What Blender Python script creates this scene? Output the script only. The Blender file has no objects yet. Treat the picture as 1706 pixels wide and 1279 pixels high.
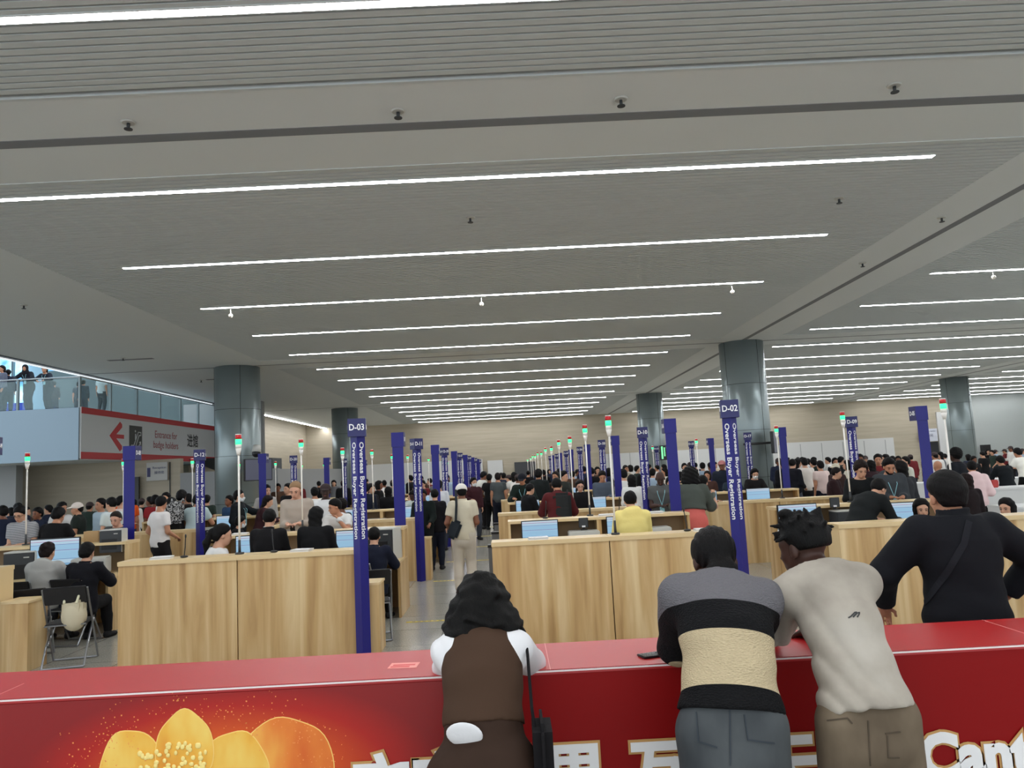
import bpy, bmesh, math, random
import numpy as np
from mathutils import Vector, Matrix
R = math.radians
C = bpy.context.scene.collection
sc = bpy.context.scene
random.seed(7)

# ------------------------------------------------------------------ camera, world, exposure
FPX, PITCH, ROLL, YAW, EYE = 1267.8, .111, .0511, .0109, 1.95
cam_d = bpy.data.cameras.new('camera')
cam_d.sensor_width = 36.0
cam_d.lens = FPX / 1706 * 36.0
cam_d.clip_start = .05; cam_d.clip_end = 300
cam = bpy.data.objects.new('camera', cam_d); C.objects.link(cam)
cam.matrix_world = Matrix.Translation((0, 0, EYE)) @ Matrix.Rotation(-YAW, 4, 'Z') @ Matrix.Rotation(math.pi/2 + PITCH, 4, 'X') @ Matrix.Rotation(-ROLL, 4, 'Z')
sc.camera = cam
sc.view_settings.view_transform = 'Standard'
sc.view_settings.look = 'None'
sc.view_settings.gamma = 1
sc.view_settings.use_curve_mapping = False
sc.view_settings.exposure = 0.75
wd = bpy.data.worlds.new('world'); sc.world = wd; wd.use_nodes = True
wd.node_tree.nodes['Background'].inputs[0].default_value = (.86, .93, 1, 1)
wd.node_tree.nodes['Background'].inputs[1].default_value = 1.2
sc.cycles.max_bounces = 6
sc.cycles.diffuse_bounces = 4
sc.cycles.caustics_reflective = False
sc.cycles.caustics_refractive = False
STRIP = 25.0          # strength of the ceiling light strips

def area(name, loc, sx, sy, power, rot=(0, 0, 0), col=(1, 1, 1)):
    d = bpy.data.lights.new(name, 'AREA'); d.shape = 'RECTANGLE'; d.size = sx; d.size_y = sy; d.energy = power; d.color = col
    o = bpy.data.objects.new(name, d); C.objects.link(o); o.location = loc; o.rotation_euler = rot
    return o

def ray(px, py):
    x, y = px-853, py-639.5
    c, s = math.cos(ROLL), math.sin(ROLL); x, y = c*x-s*y, s*x+c*y
    d = [x/FPX, 1, -y/FPX]
    c, s = math.cos(PITCH), math.sin(PITCH); d = [d[0], c*d[1]-s*d[2], s*d[1]+c*d[2]]
    c, s = math.cos(YAW), math.sin(YAW); return Vector((c*d[0]+s*d[1], -s*d[0]+c*d[1], d[2]))
def atY(px, py, Y):
    d = ray(px, py); return Vector((0, 0, EYE)) + d*(Y/d.y)

# ------------------------------------------------------------------ materials
def lin(c):
    return tuple(((v/255)/12.92 if v/255 <= .04045 else ((v/255+.055)/1.055)**2.4) for v in c) + (1,)
MC = {}
def mat(name, rgb, rough=.6, metal=0, spec=.5, emit=None, strength=0, alpha=None, trans=0):
    if name in MC: return MC[name]
    m = bpy.data.materials.new(name); m.use_nodes = True
    b = m.node_tree.nodes['Principled BSDF']
    b.inputs['Base Color'].default_value = lin(rgb)
    b.inputs['Roughness'].default_value = rough
    b.inputs['Metallic'].default_value = metal
    b.inputs['Specular IOR Level'].default_value = spec
    if emit is not None:
        b.inputs['Emission Color'].default_value = lin(emit); b.inputs['Emission Strength'].default_value = strength
    if trans: b.inputs['Transmission Weight'].default_value = trans
    MC[name] = m
    return m
def nt(m): return m.node_tree.nodes, m.node_tree.links, m.node_tree.nodes['Principled BSDF']
def noise_bump(m, scale=8, strength=.2, dist=.01, vec_scale=None, detail=3):
    N, L, b = nt(m)
    tc = N.new('ShaderNodeTexCoord'); mp = N.new('ShaderNodeMapping'); n = N.new('ShaderNodeTexNoise'); bp = N.new('ShaderNodeBump')
    if vec_scale: mp.inputs['Scale'].default_value = vec_scale
    n.inputs['Scale'].default_value = scale; n.inputs['Detail'].default_value = detail
    bp.inputs['Strength'].default_value = strength; bp.inputs['Distance'].default_value = dist
    L.new(tc.outputs['Object'], mp.inputs[0]); L.new(mp.outputs[0], n.inputs['Vector']); L.new(n.outputs['Fac'], bp.inputs['Height']); L.new(bp.outputs[0], b.inputs['Normal'])
def ramp(m, fac, stops, const=False, inp='Base Color'):
    N, L, b = nt(m)
    r = N.new('ShaderNodeValToRGB'); e = r.color_ramp.elements
    r.color_ramp.interpolation = 'CONSTANT' if const else 'LINEAR'
    while len(e) < len(stops): e.new(.5)
    for i, (p, c) in enumerate(stops): e[i].position = p; e[i].color = lin(c)
    L.new(fac, r.inputs[0]); L.new(r.outputs[0], b.inputs[inp])
    return r
def noise_color(m, stops, scale, vec_scale=(1, 1, 1), detail=4, coord='Object', rand=False, dist=0):
    N, L, b = nt(m)
    tc = N.new('ShaderNodeTexCoord'); mp = N.new('ShaderNodeMapping'); n = N.new('ShaderNodeTexNoise')
    mp.inputs['Scale'].default_value = vec_scale; n.inputs['Scale'].default_value = scale; n.inputs['Detail'].default_value = detail
    n.inputs['Distortion'].default_value = dist
    L.new(tc.outputs[coord], mp.inputs[0])
    if rand:
        oi = N.new('ShaderNodeObjectInfo'); ad = N.new('ShaderNodeVectorMath'); ml = N.new('ShaderNodeMath'); ml.operation = 'MULTIPLY'; ml.inputs[1].default_value = 60
        L.new(oi.outputs['Random'], ml.inputs[0]); L.new(mp.outputs[0], ad.inputs[0]); L.new(ml.outputs[0], ad.inputs[1]); L.new(ad.outputs[0], n.inputs['Vector'])
    else: L.new(mp.outputs[0], n.inputs['Vector'])
    ramp(m, n.outputs['Fac'], stops)

wood = mat('light oak laminate', (214, 178, 122), .42, spec=.4)
noise_color(wood, [(.30, (172, 136, 88)), (.44, (200, 165, 113)), (.55, (212, 181, 131)), (.72, (230, 206, 160))], 1.0, (7, 7, .45), 5, rand=True, dist=.5)
wood_top = mat('pale oak edging', (222, 196, 148), .35)
wood_in = mat('brown inner board', (139, 117, 88), .6)
ceil_white = mat('painted white ceiling', (222, 226, 226), .75)
slat_mat = mat('grey aluminium ceiling slat', (206, 211, 211), .7, .0, spec=.2)
plenum = mat('dark plenum', (176, 180, 180), .9)
groove_m = mat('shadow groove grey', (128, 130, 134), .8)
lamp_m = mat('led strip', (255, 255, 255), .5, emit=(250, 252, 255), strength=STRIP)
beige = mat('beige wall cladding', (188, 172, 142), .6)
noise_color(beige, [(.35, (178, 168, 148)), (.65, (188, 178, 158))], 1.0, (.4, .4, 6), 3)
white_wall = mat('white wall panel', (214, 215, 214), .5)
grey_wall = mat('grey wall panel', (150, 152, 152), .5)
colmet = mat('grey green metal cladding', (142, 154, 155), .32, .5)
colmet2 = mat('column joint', (60, 64, 64), .5, .3)
fascia_m = mat('blue grey metal fascia', (128, 146, 158), .35, .5)
blue = mat('deep blue board', (22, 20, 118), .4, spec=.4)
blue2 = mat('navy header board', (28, 30, 92), .4)
white_txt = mat('white lettering', (240, 240, 240), .5)
red = mat('glossy red printed panel', (176, 12, 16), .4, spec=.8)
red_side = mat('red printed front', (136, 6, 8), .5, spec=.2)
edge_w = mat('white seam trim', (240, 228, 226), .4)
gold = mat('gold lettering outline', (196, 150, 90), .4)
black = mat('black plastic', (22, 22, 24), .4)
dgrey = mat('dark grey plastic', (52, 55, 58), .45)
lgrey = mat('light grey plastic', (196, 196, 190), .5)
steel = mat('grey steel tube', (150, 152, 156), .3, .8)
chrome = mat('brushed steel', (180, 182, 184), .25, .9)
pole_w = mat('white pole', (236, 232, 224), .4)
lens_g = mat('green lamp lens', (60, 235, 140), .3, emit=(50, 240, 140), strength=1.1)
lens_r = mat('red lamp lens', (200, 32, 40), .3)
paper = mat('white paper', (226, 226, 228), .7)
sign_white = mat('sign white', (206, 208, 208), .5)
sign_red = mat('sign red', (190, 40, 46), .5)
sign_dark = mat('pictogram black', (40, 42, 40), .5)
yellow = mat('yellow floor tape', (226, 200, 60), .5)
glass = mat('balustrade glass', (205, 232, 232), .03, spec=.5)
N_, L_, b_ = nt(glass)
b_.inputs['Alpha'].default_value = .13

floor_m = mat('polished grey terrazzo', (166, 163, 152), .18, spec=.5)
N_, L_, b_ = nt(floor_m)
tc = N_.new('ShaderNodeTexCoord'); n1 = N_.new('ShaderNodeTexNoise'); n1.inputs['Scale'].default_value = 60; n1.inputs['Detail'].default_value = 5
n2 = N_.new('ShaderNodeTexNoise'); n2.inputs['Scale'].default_value = 1.3
brick = N_.new('ShaderNodeTexBrick'); brick.offset = 0; brick.inputs['Scale'].default_value = 1.0
brick.inputs['Brick Width'].default_value = .9; brick.inputs['Row Height'].default_value = .9; brick.inputs['Mortar Size'].default_value = .006
brick.inputs['Color1'].default_value = (1, 1, 1, 1); brick.inputs['Color2'].default_value = (.9, .9, .9, 1); brick.inputs['Mortar'].default_value = (.45, .45, .43, 1)
L_.new(tc.outputs['Object'], n1.inputs['Vector']); L_.new(tc.outputs['Object'], n2.inputs['Vector']); L_.new(tc.outputs['Object'], brick.inputs['Vector'])
rr = N_.new('ShaderNodeValToRGB'); rr.color_ramp.elements[0].position = .35; rr.color_ramp.elements[0].color = lin((142, 139, 130)); rr.color_ramp.elements[1].position = .65; rr.color_ramp.elements[1].color = lin((182, 179, 168))
L_.new(n1.outputs['Fac'], rr.inputs[0])
mx = N_.new('ShaderNodeMix'); mx.data_type = 'RGBA'; mx.blend_type = 'MULTIPLY'; mx.inputs[0].default_value = 1
L_.new(rr.outputs[0], mx.inputs[6]); L_.new(brick.outputs['Color'], mx.inputs[7]); L_.new(mx.outputs[2], b_.inputs['Base Color'])

screen_m = mat('registration screen', (20, 40, 60), .2)
def screen_setup(m, seedx, strength=.42):
    N, L, b = nt(m)
    tc = N.new('ShaderNodeTexCoord'); sp = N.new('ShaderNodeSeparateXYZ'); L.new(tc.outputs['Generated'], sp.inputs[0])
    r = ramp(m, sp.outputs['Z'], [(0, (150, 200, 235)), (.05, (90, 130, 180)), (.07, (196, 226, 246)), (.22, (120, 150, 190)), (.24, (170, 214, 244)),
        (.5, (176, 218, 246)), (.56, (150, 110, 170)), (.575, (170, 214, 244)), (.78, (120, 130, 190)), (.795, (196, 228, 248)), (.9, (190, 80, 140)), (.915, (214, 232, 246))], True, 'Emission Color')
    b.inputs['Emission Strength'].default_value = strength
screen_setup(screen_m, 0)

# ------------------------------------------------------------------ mesh helpers
class MB:
    def __init__(s): s.bm = bmesh.new()
    def box(s, x0, x1, y0, y1, z0, z1, bev=0):
        vs = [s.bm.verts.new((x, y, z)) for x in (x0, x1) for y in (y0, y1) for z in (z0, z1)]
        fs = [(0, 1, 3, 2), (4, 6, 7, 5), (0, 4, 5, 1), (2, 3, 7, 6), (0, 2, 6, 4), (1, 5, 7, 3)]
        ff = [s.bm.faces.new([vs[i] for i in f]) for f in fs]
        if bev:
            es = list({e for f in ff for e in f.edges})
            bmesh.ops.bevel(s.bm, geom=es, offset=bev, segments=2, affect='EDGES')
        return s
    def prism(s, pts, z0, z1, axis='z'):
        def P(a, b, c):
            return (a, b, c) if axis == 'z' else ((a, c, b) if axis == 'y' else (c, a, b))
        lo = [s.bm.verts.new(P(a, b, z0)) for a, b in pts]; hi = [s.bm.verts.new(P(a, b, z1)) for a, b in pts]
        n = len(pts)
        s.bm.faces.new(lo[::-1]); s.bm.faces.new(hi)
        for i in range(n): s.bm.faces.new((lo[i], lo[(i+1) % n], hi[(i+1) % n], hi[i]))
        return s
    def cyl(s, p0, p1, r0, r1=None, n=16, caps=True):
        r1 = r0 if r1 is None else r1
        a = Vector(p0); b = Vector(p1); d = (b-a).normalized()
        u = d.orthogonal().normalized(); v = d.cross(u)
        A = [s.bm.verts.new(a+(u*math.cos(t)+v*math.sin(t))*r0) for t in [2*math.pi*i/n for i in range(n)]]
        B = [s.bm.verts.new(b+(u*math.cos(t)+v*math.sin(t))*r1) for t in [2*math.pi*i/n for i in range(n)]]
        for i in range(n): s.bm.faces.new((A[i], A[(i+1) % n], B[(i+1) % n], B[i])).smooth = n > 8
        if caps: s.bm.faces.new(A[::-1]); s.bm.faces.new(B)
        return s
    def tube(s, pts, r, n=8):
        for i in range(len(pts)-1):
            s.cyl(pts[i], pts[i+1], r, n=n)
            if i: s.sph(pts[i], (r, r, r), 8, 5)
        return s
    def sph(s, c, r, u=16, v=10, rot=None):
        M = Matrix.Translation(c) @ (rot.to_4x4() if rot else Matrix()) @ Matrix.Diagonal((*r, 1))
        g = bmesh.ops.create_uvsphere(s.bm, u_segments=u, v_segments=v, radius=1, matrix=M)
        for w in g['verts']:
            for f in w.link_faces: f.smooth = True
        return s
    def build(s, name, m, parent=None, loc=None, rotz=None):
        bmesh.ops.recalc_face_normals(s.bm, faces=s.bm.faces)
        me = bpy.data.meshes.new(name); s.bm.to_mesh(me); s.bm.free()
        if m: me.materials.append(m)
        o = bpy.data.objects.new(name, me); C.objects.link(o)
        if parent: o.parent = parent
        if loc: o.location = loc
        if rotz: o.rotation_euler.z = rotz
        return o
def tag(o, label=None, cat=None, group=None, kind=None):
    if label: o['label'] = label
    if cat: o['category'] = cat
    if group: o['group'] = group
    if kind: o['kind'] = kind
    return o
def empty(name, loc=(0, 0, 0), rz=0):
    o = bpy.data.objects.new(name, None); C.objects.link(o); o.location = loc; o.rotation_euler.z = rz; o.empty_display_size = .1
    return o
KIDS = {}
def kids(o):
    return [c for c in C.objects if c.parent == o]
def proto(o):
    """remember a thing's tree once so that copying stays quick"""
    def tree(x): return (x, [tree(c) for c in kids(x)])
    return tree(o)
def copy_tree(t, parent=None):
    o, ch = t
    c = o.copy(); C.objects.link(c); c.parent = parent
    for k in ch: copy_tree(k, c)
    return c
class Stamp:
    """first use hands out the prototype itself, later uses copies"""
    def __init__(s, maker): s.maker = maker; s.t = None
    def __call__(s, loc, rz=0, scale=1):
        if s.t is None:
            o = s.maker(); s.t = proto(o)
        else: o = copy_tree(s.t)
        o.location = loc; o.rotation_euler.z = rz; o.scale = (scale,)*3
        return o
TCACHE = {}
def text(name, body, size, m, parent, loc, rot, align='CENTER', offset=0, ext=.001, width=1.0):
    key = (body, size, align, offset, ext, m.name)
    if key not in TCACHE:
        cu = bpy.data.curves.new(name, 'FONT'); cu.body = body; cu.size = size; cu.align_x = align; cu.align_y = 'CENTER'; cu.extrude = ext; cu.offset = offset; cu.resolution_u = 3
        t = bpy.data.objects.new('t', cu); C.objects.link(t); bpy.context.view_layer.update()
        me = bpy.data.meshes.new_from_object(t.evaluated_get(bpy.context.evaluated_depsgraph_get())); me.materials.clear(); me.materials.append(m)
        bpy.data.objects.remove(t); TCACHE[key] = me
    o = bpy.data.objects.new(name, TCACHE[key]); C.objects.link(o); o.parent = parent; o.location = loc; o.rotation_euler = rot; o.scale = (width, 1, 1)
    return o
def struct(o): o['kind'] = 'structure'; return o

# ------------------------------------------------------------------ the hall
H = 5.95
XB = [(-8.1, 7.35), (9.43, 24.9), (27.0, 42.5)]            # slatted bays across
XS = [(-6.83, 6.09), (10.0, 24.3), (27.8, 42.0)]           # their light strips
YB = [(-8.0, 7.45), (9.55, 25.2), (27.2, 42.4), (44.8, 60.4)]
YS = [[-4.5, -1.0, 2.56, 6.1], [10.08+3.54*k for k in range(5)], [27.78+3.54*k for k in range(5)], [45.48+3.54*k for k in range(5)]]
struct(MB().box(-40, 60, -9, 61.3, -.1, 0).build('floor', floor_m))
# plain white ceiling around the bays: strips between bays
cm = MB()
ys = [-9, YB[0][0]]
for (a, b) in [(-9, YB[0][0]), (YB[0][1], YB[1][0]), (YB[1][1], YB[2][0]), (YB[2][1], YB[3][0]), (YB[3][1], 61.3)]:
    cm.box(-14.4, 44, a, b, H, H+.12)
for (a, b) in YB:
    cm.box(-14.4, XB[0][0], a, b, H, H+.12)
    cm.box(XB[0][1], XB[1][0], a, b, H, H+.12); cm.box(XB[1][1], XB[2][0], a, b, H, H+.12); cm.box(XB[2][1], 44, a, b, H, H+.12)
cm.box(-16.3, -14.4, 38, 61.3, H+.3, H+.4)
struct(cm.build('ceiling', ceil_white))
g = MB()
g.box(-14.4, 44, 8.34, 8.53, H-.006, H+.01)
for y in (26.2, 43.6): g.box(-14.4, 44, y-.05, y+.05, H-.004, H+.01)
for x in (8.32, 25.95): g.box(x-.08, x+.08, -9, 61, H-.005, H+.01)
g.build('trim_1', groove_m)['kind'] = 'structure'
bay_i = 0
for bi, (y0, y1) in enumerate(YB):
    for xi, (x0, x1) in enumerate(XB):
        if bi == 0 and xi == 2: continue
        m = MB(); pitch = .115; n = int((y1-y0-.1)/pitch)
        for k in range(n):
            y = y0+.06+k*pitch
            m.box(x0, x1, y, y+.084, H-.0, H+.035)
        m.box(x0, x1, y0, y0+.045, H-.01, H+.13); m.box(x0, x1, y1-.045, y1, H-.01, H+.13)
        o = m.build('slatted_ceiling', slat_mat); o['kind'] = 'structure'
        p = MB().box(x0, x1, y0, y1, H+.13, H+.16).build('ceiling_backing', plenum); p['kind'] = 'structure'
        for k, y in enumerate(YS[bi]):
            a, b = XS[xi]
            e = empty('ceiling_light_strip', ((a+b)/2, y, H-.005))
            w = (b-a)/2
            MB().box(-w-.02, w+.02, -.065, .065, -.003, .03).build('housing', slat_mat, e)
            MB().box(-w, w, -.045, .045, -.0045, -.003).build('diffuser', lamp_m, e)
            ordn = ['nearest', 'second', 'third', 'fourth', 'farthest'][k]
            tag(e, '%s long white light strip of the %s, %s ceiling bay' % (ordn, ['overhead', 'first full', 'second', 'rearmost'][bi], ['central', 'right', 'far right'][xi]), 'ceiling light', 'linear ceiling lights')
# the light line where the ceiling ends at the atrium
e = empty('ceiling_edge_light', (-14.45, 52, H-.02)); MB().box(-.06, .06, -9, 9, -.03, .0).build('diffuser', lamp_m, e); MB().box(-.1, .1, -9.1, 9.1, 0, .05).build('housing', slat_mat, e)
tag(e, 'thin slanting light line along the ceiling edge beyond the left column', 'ceiling light')
struct(MB().box(-14.6, -14.4, -9, 61.3, H-.02, H+.5).build('trim_2', mat('dark edge profile', (60, 66, 70), .4, .5)))
struct(MB().box(-14.66, -14.56, 10, 42, H-.05, H-.01).build('trim_3', mat('bright edge', (235, 238, 240), .4, emit=(235, 240, 245), strength=.5)))

# walls
struct(MB().box(-16.0, 60, 61, 61.3, 0, H+.3).build('wall_back', beige))
struct(MB().box(-16.3, -16.0, 38.5, 61.3, 0, H+.3).build('wall_left', beige))
struct(MB().box(-16.0, -12.1, 37.9, 38.3, 2.95, H).build('trim_10', grey_wall))
struct(MB().box(-40, -12.8, 30.0, 30.3, 0, 3.02).build('wall_under_balcony', beige))
struct(MB().box(-12.8, -9.0, 30.0, 30.3, 0, 2.45).box(-9.6, -9.5, 30.3, 44, 0, 2.45).build('wall_grey', grey_wall))
struct(MB().box(-21, -17.9, 28.0, 28.4, 0, 3.02).build('pillar_trim', grey_wall))
struct(MB().box(-13.2, -13.17, 29.96, 29.99, 0, 2.9).box(-11.2, -11.18, 29.96, 29.99, 0, 2.4).build('trim_4', colmet2))
struct(MB().box(44, 44.3, -9, 61, 0, H+.3).build('wall_right', white_wall))
# right part of the back wall: bluish white cladding
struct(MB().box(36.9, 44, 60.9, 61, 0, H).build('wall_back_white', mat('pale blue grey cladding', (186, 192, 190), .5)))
struct(MB().box(34.6, 36.9, 60.85, 61, 0, H-1.2).build('trim_5', white_wall))
# white partition panels along the back wall
pm = MB()
for (a, b, h) in [(-12, -2, 2.85), (-1.6, -.4, 2.7), (7.5, 22, 2.75), (22, 30.8, 2.9)]:
    pm.box(a, b, 60.6, 60.8, 0, h)
struct(pm.build('trim_6', white_wall))
pj = MB()
for i in range(14): pj.box(8+i*1.7, 8.03+i*1.7, 60.57, 60.6, 0, 2.75)
struct(pj.build('trim_7', grey_wall))
struct(MB().box(33.1, 34.5, 60.88, 60.99, 0, 2.4).build('door_1', mat('dark doorway', (34, 36, 38), .6)))

# columns
def column():
    e = empty('column'); n = 40
    MB().cyl((0, 0, 0), (0, 0, H), .76, n=48).build('cladding', colmet, e)
    j = MB()
    for z in (1.25, 2.85, 4.45): j.cyl((0, 0, z), (0, 0, z+.012), .764, n=48)
    for a in range(4):
        t = a*math.pi/2+.45
        j.box(.757*math.cos(t)-.008, .757*math.cos(t)+.008, .757*math.sin(t)-.008, .757*math.sin(t)+.008, 0, H)
    j.build('panel_joint', colmet2, e)
    return e
column = Stamp(column)
for i, (x, y, lb) in enumerate([(-9.3, 26.5, 'round grey metal column beside the red and white entrance sign'), (8.42, 26.5, 'round grey metal column behind the D-02 post'),
                  (-9.4, 44.6, 'more distant round metal column behind the D-03 post'), (8.55, 44.8, 'more distant round metal column behind the D-10 post'), (26.5, 44.4, 'round grey metal column at the right, behind the white tables')]):
    tag(column((x, y, 0)), lb, 'column', 'round metal-clad columns')

# ------------------------------------------------------------------ balcony and atrium
AX = -14.5
struct(MB().box(-40, AX, 26, 42, 3.0, 3.1).box(-40, AX, 26, 42, 4.6, 4.76).build('floor_upper', ceil_white))
struct(MB().box(-40, AX+.02, 25.9, 26.0, 3.0, 4.78).build('wall_fascia', fascia_m))
e = empty('entrance_sign', (AX+.02, 32, 3.0))
MB().box(0, .06, -6.05, 6.0, .05, 1.80).build('board', sign_white, e)
MB().box(.06, .065, -6.05, 6.0, 1.58, 1.80).box(.06, .065, -6.05, 6.0, .03, .27).build('red_border', sign_red, e)
ar = MB(); 
ar.prism([(-4.2, .9), (-3.45, 1.45), (-3.3, 1.36), (-3.3, 1.24), (-3.72, .97), (-3.15, .97), (-3.15, .82), (-3.72, .82), (-3.3, .55), (-3.3, .43), (-3.45, .34)], .06, .066, 'x')
ar.build('arrow', sign_red, e)
MB().box(.06, .064, -2.75, -1.72, .42, 1.36).build('pictogram_panel', sign_dark, e)
pc = MB().tube([(.066, -2.6, .6), (.066, -2.4, .6), (.066, -2.05, 1.12), (.066, -1.84, 1.12), (.066, -1.84, 1.0), (.066, -1.98, 1.0), (.066, -2.3, .5), (.066, -2.6, .5), (.066, -2.6, .6)], .018, 6)
pc.tube([(.066, -2.28, .82), (.066, -2.28, 1.05)], .03, 6); pc.sph((.066, -2.28, 1.15), (.01, .045, .045)); pc.tube([(.066, -2.05, .52), (.066, -1.85, .75), (.066, -1.85, .62)], .016, 6); pc.tube([(.066, -1.85, .75), (.066, -1.98, .72)], .016, 6)
pc.build('pictogram', sign_white, e)
rX = (math.pi/2, 0, math.pi/2)
smr = mat('sign lettering red', (158, 52, 62), .5)
text('lettering', 'Entrance for', .42, smr, e, (.066, .42, 1.10), rX, width=1.0)
text('lettering', 'badge holders', .42, smr, e, (.066, .42, .68), rX, width=1.0)
text('lettering', '进馆', .62, sign_dark, e, (.066, 3.15, .93), rX, offset=.01)
tag(e, 'long white and red sign reading Entrance for badge holders below the balcony', 'sign')
# balustrade
bal = empty('glass_balustrade', (AX, 26, 4.78))
gl = MB()
for k in range(6): gl.box(-1.95-2.1*k, -.1-2.1*k, -.01, .01, .03, 1.0)
for k in range(6): gl.box(-.01, .01, .1+2*k, 1.95+2*k, .03, 1.0)
gl.build('glass_panel', glass, bal)
bp = MB()
for k in range(7): bp.box(-.05-2.1*k, .02-2.1*k, -.04, .04, 0, 1.05)
for k in range(1, 7): bp.box(-.04, .04, -.035+2*k, .035+2*k, 0, 1.05)
bp.build('post', mat('balustrade post grey', (120, 132, 134), .35, .6), bal)
MB().tube([(-14, 0, 1.06), (0, 0, 1.06), (0, 12, 1.06)], .028, 8).build('handrail', chrome, bal)
tag(bal, 'glass balustrade with steel posts and handrail along the upper balcony', 'balustrade')
# atrium beyond the balcony: bluish glazed facade lit by daylight
sky = mat('daylit glazing', (120, 190, 225), .2, emit=(120, 190, 220), strength=1.0)
N_, L_, b_ = nt(sky)
tc = N_.new('ShaderNodeTexCoord'); n1 = N_.new('ShaderNodeTexNoise'); n1.inputs['Scale'].default_value = .9; n1.inputs['Detail'].default_value = 5
L_.new(tc.outputs['Object'], n1.inputs['Vector']); ramp(sky, n1.outputs['Fac'], [(.35, (36, 84, 130)), (.45, (90, 150, 190)), (.55, (168, 214, 226)), (.7, (215, 236, 240))], inp='Emission Color')
struct(MB().box(-46, -16.4, 48, 48.1, 0, 12).build('window_1', sky))
fm = MB()
for k in range(14): fm.box(-45+k*2, -44.88+k*2, 47.8, 48, 4.7, 12)
for z in (6.0, 7.5, 9): fm.box(-46, -16.4, 47.8, 48, z, z+.1)
struct(fm.build('window_1_frame', mat('pale mullion', (120, 140, 150), .4, .3)))
struct(MB().box(-46, -14.7, 8, 48, 11.9, 12.0).build('ceiling_atrium', mat('atrium ceiling', (70, 92, 104), .6)))
struct(MB().box(-24, -14.8, 38, 38.2, 4.78, 8).build('wall_upper', mat('dim green grey interior', (74, 90, 92), .5)))
ao = MB(); 
for k in range(5): ao.cyl((-19-k*5, 31, 4.7), (-19-k*5, 31, 12), .35, n=20)
struct(ao.build('pillar_atrium', mat('pale blue column', (150, 185, 205), .4)))
struct(MB().box(-26, -20, 34, 34.1, 4.8, 6.0).build('trim_8', mat('blue hoarding', (36, 60, 150), .5)))
area('atrium daylight fill', (-26, 30, 11.5), 20, 16, 1500, (0, 0, 0), (.75, .9, 1))  # unseen area lamp added to brighten the atrium, standing in for roof daylight

# dark sloping soffit at the far end of the sign, hanging screens
struct(MB().prism([(31, 3.0), (36, 3.0), (36, 2.2)], -12.9, -10.6, 'x').build('trim_9', mat('dark soffit', (86, 90, 92), .6)))
def hung_screen():
    e = empty('hanging_screen')
    MB().box(-.46, .46, -.05, .05, -.36, .36, .01).build('casing', black, e)
    MB().box(-.43, .43, -.056, -.05, -.33, .33).build('display', mat('dim display', (50, 54, 64), .3, emit=(90, 90, 110), strength=.25), e)
    MB().cyl((0, .05, 0), (0, 1.0, 0), .04).build('bracket', black, e)
    return e
o = hung_screen(); o.location = (-8.2, 25.2, 2.35); o.rotation_euler.z = R(38); tag(o, 'dark wall screen bracketed on the left metal column', 'screen')
MB2 = hung_screen(); MB2.location = (8.85, 25.2, 2.38); MB2.rotation_euler.z = R(62); tag(MB2, 'black wall screen bracketed on the column behind D-02', 'screen')
o = empty('hanging_screen', (5.2, 43.9, 2.6)); o.location = atY(1105, 754, 43.5); MB().cyl((0, .05, 0), (-.2, 1.0, 0), .04).build('bracket', black, o); MB().box(-.2, .2, -.05, .05, -.42, .42).build('casing', black, o); MB().box(-.12, -.02, -.06, -.05, -.35, .36).box(.04, .1, -.06, -.05, -.2, .3).build('display', mat('green display', (120, 220, 150), .4, emit=(120, 230, 160), strength=.6), o)
tag(o, 'narrow black screen with green lines on the distant right column', 'screen')
o = empty('video_wall', (1.38, 60.7, 1.2)); MB().box(-.85, .85, -.1, .1, -1.2, 1.26).build('casing', dgrey, o); MB().box(-.8, .8, -.11, -.1, -1.0, 1.2).build('display', mat('off display', (58, 60, 64), .4), o)
tag(o, 'dark video wall standing against the beige back wall', 'screen')
o = empty('security_camera', (-8.35, 25.75, 3.05)); MB().sph((0, -.25, -.15), (.14, .14, .14)).build('dome', black, o); MB().cyl((0, -.25, -.12), (0, -.2, .12), .16, .1).box(-.05, .05, -.2, .1, .0, .12).build('housing', lgrey, o)
tag(o, 'white dome camera bracketed high on the left metal column', 'security camera')
o = empty('wall_sign', (33.7, 60.8, 2.95)); MB().box(-.75, .75, -.03, .03, -.5, .5).build('board', mat('pale board', (214, 218, 230), .5), o)
text('lettering', '洗手间', .26, mat('blue lettering', (60, 70, 110), .5), o, (0, -.04, -.05), (math.pi/2, 0, 0)); text('lettering', 'Overseas Buyer Service', .13, MC['blue lettering'], o, (-.05, -.04, .3), (math.pi/2, 0, 0))
tag(o, 'white sign with blue characters above the dark doorway at the back', 'sign')
o = empty('wall_sign', (-14.55, 29.9, 2.5)); o.location = atY(264, 785, 29.85); MB().box(-.45, .35, -.03, .03, -.35, .35).build('board', mat('pale board2', (196, 196, 192), .5), o); MB().box(-.42, -.3, -.04, -.03, -.2, .15).build('logo', blue2, o)
text('lettering', 'Reception', .13, MC['blue lettering'], o, (.05, -.04, .14), (math.pi/2, 0, 0)); text('lettering', '接待处', .13, MC['blue lettering'], o, (.05, -.04, -.05), (math.pi/2, 0, 0))
tag(o, 'small pale sign hanging on the beige wall below the entrance sign', 'sign')
o = empty('doorway_screen', (0, 0, 0)); o.location = atY(221, 840, 29.8); MB().box(-.25, .25, -.05, .05, -1.5, 1.05).build('panel', black, o); tag(o, 'tall black display panel beside the D-08 post against the beige wall', 'display')
o = empty('speaker_cabinet', (38.0, 60.5, 1.2)); MB().box(-.3, .3, -.2, .2, -1.2, .75).build('cabinet', black, o); tag(o, 'black upright cabinet beside the rightmost column', 'cabinet')

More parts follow.
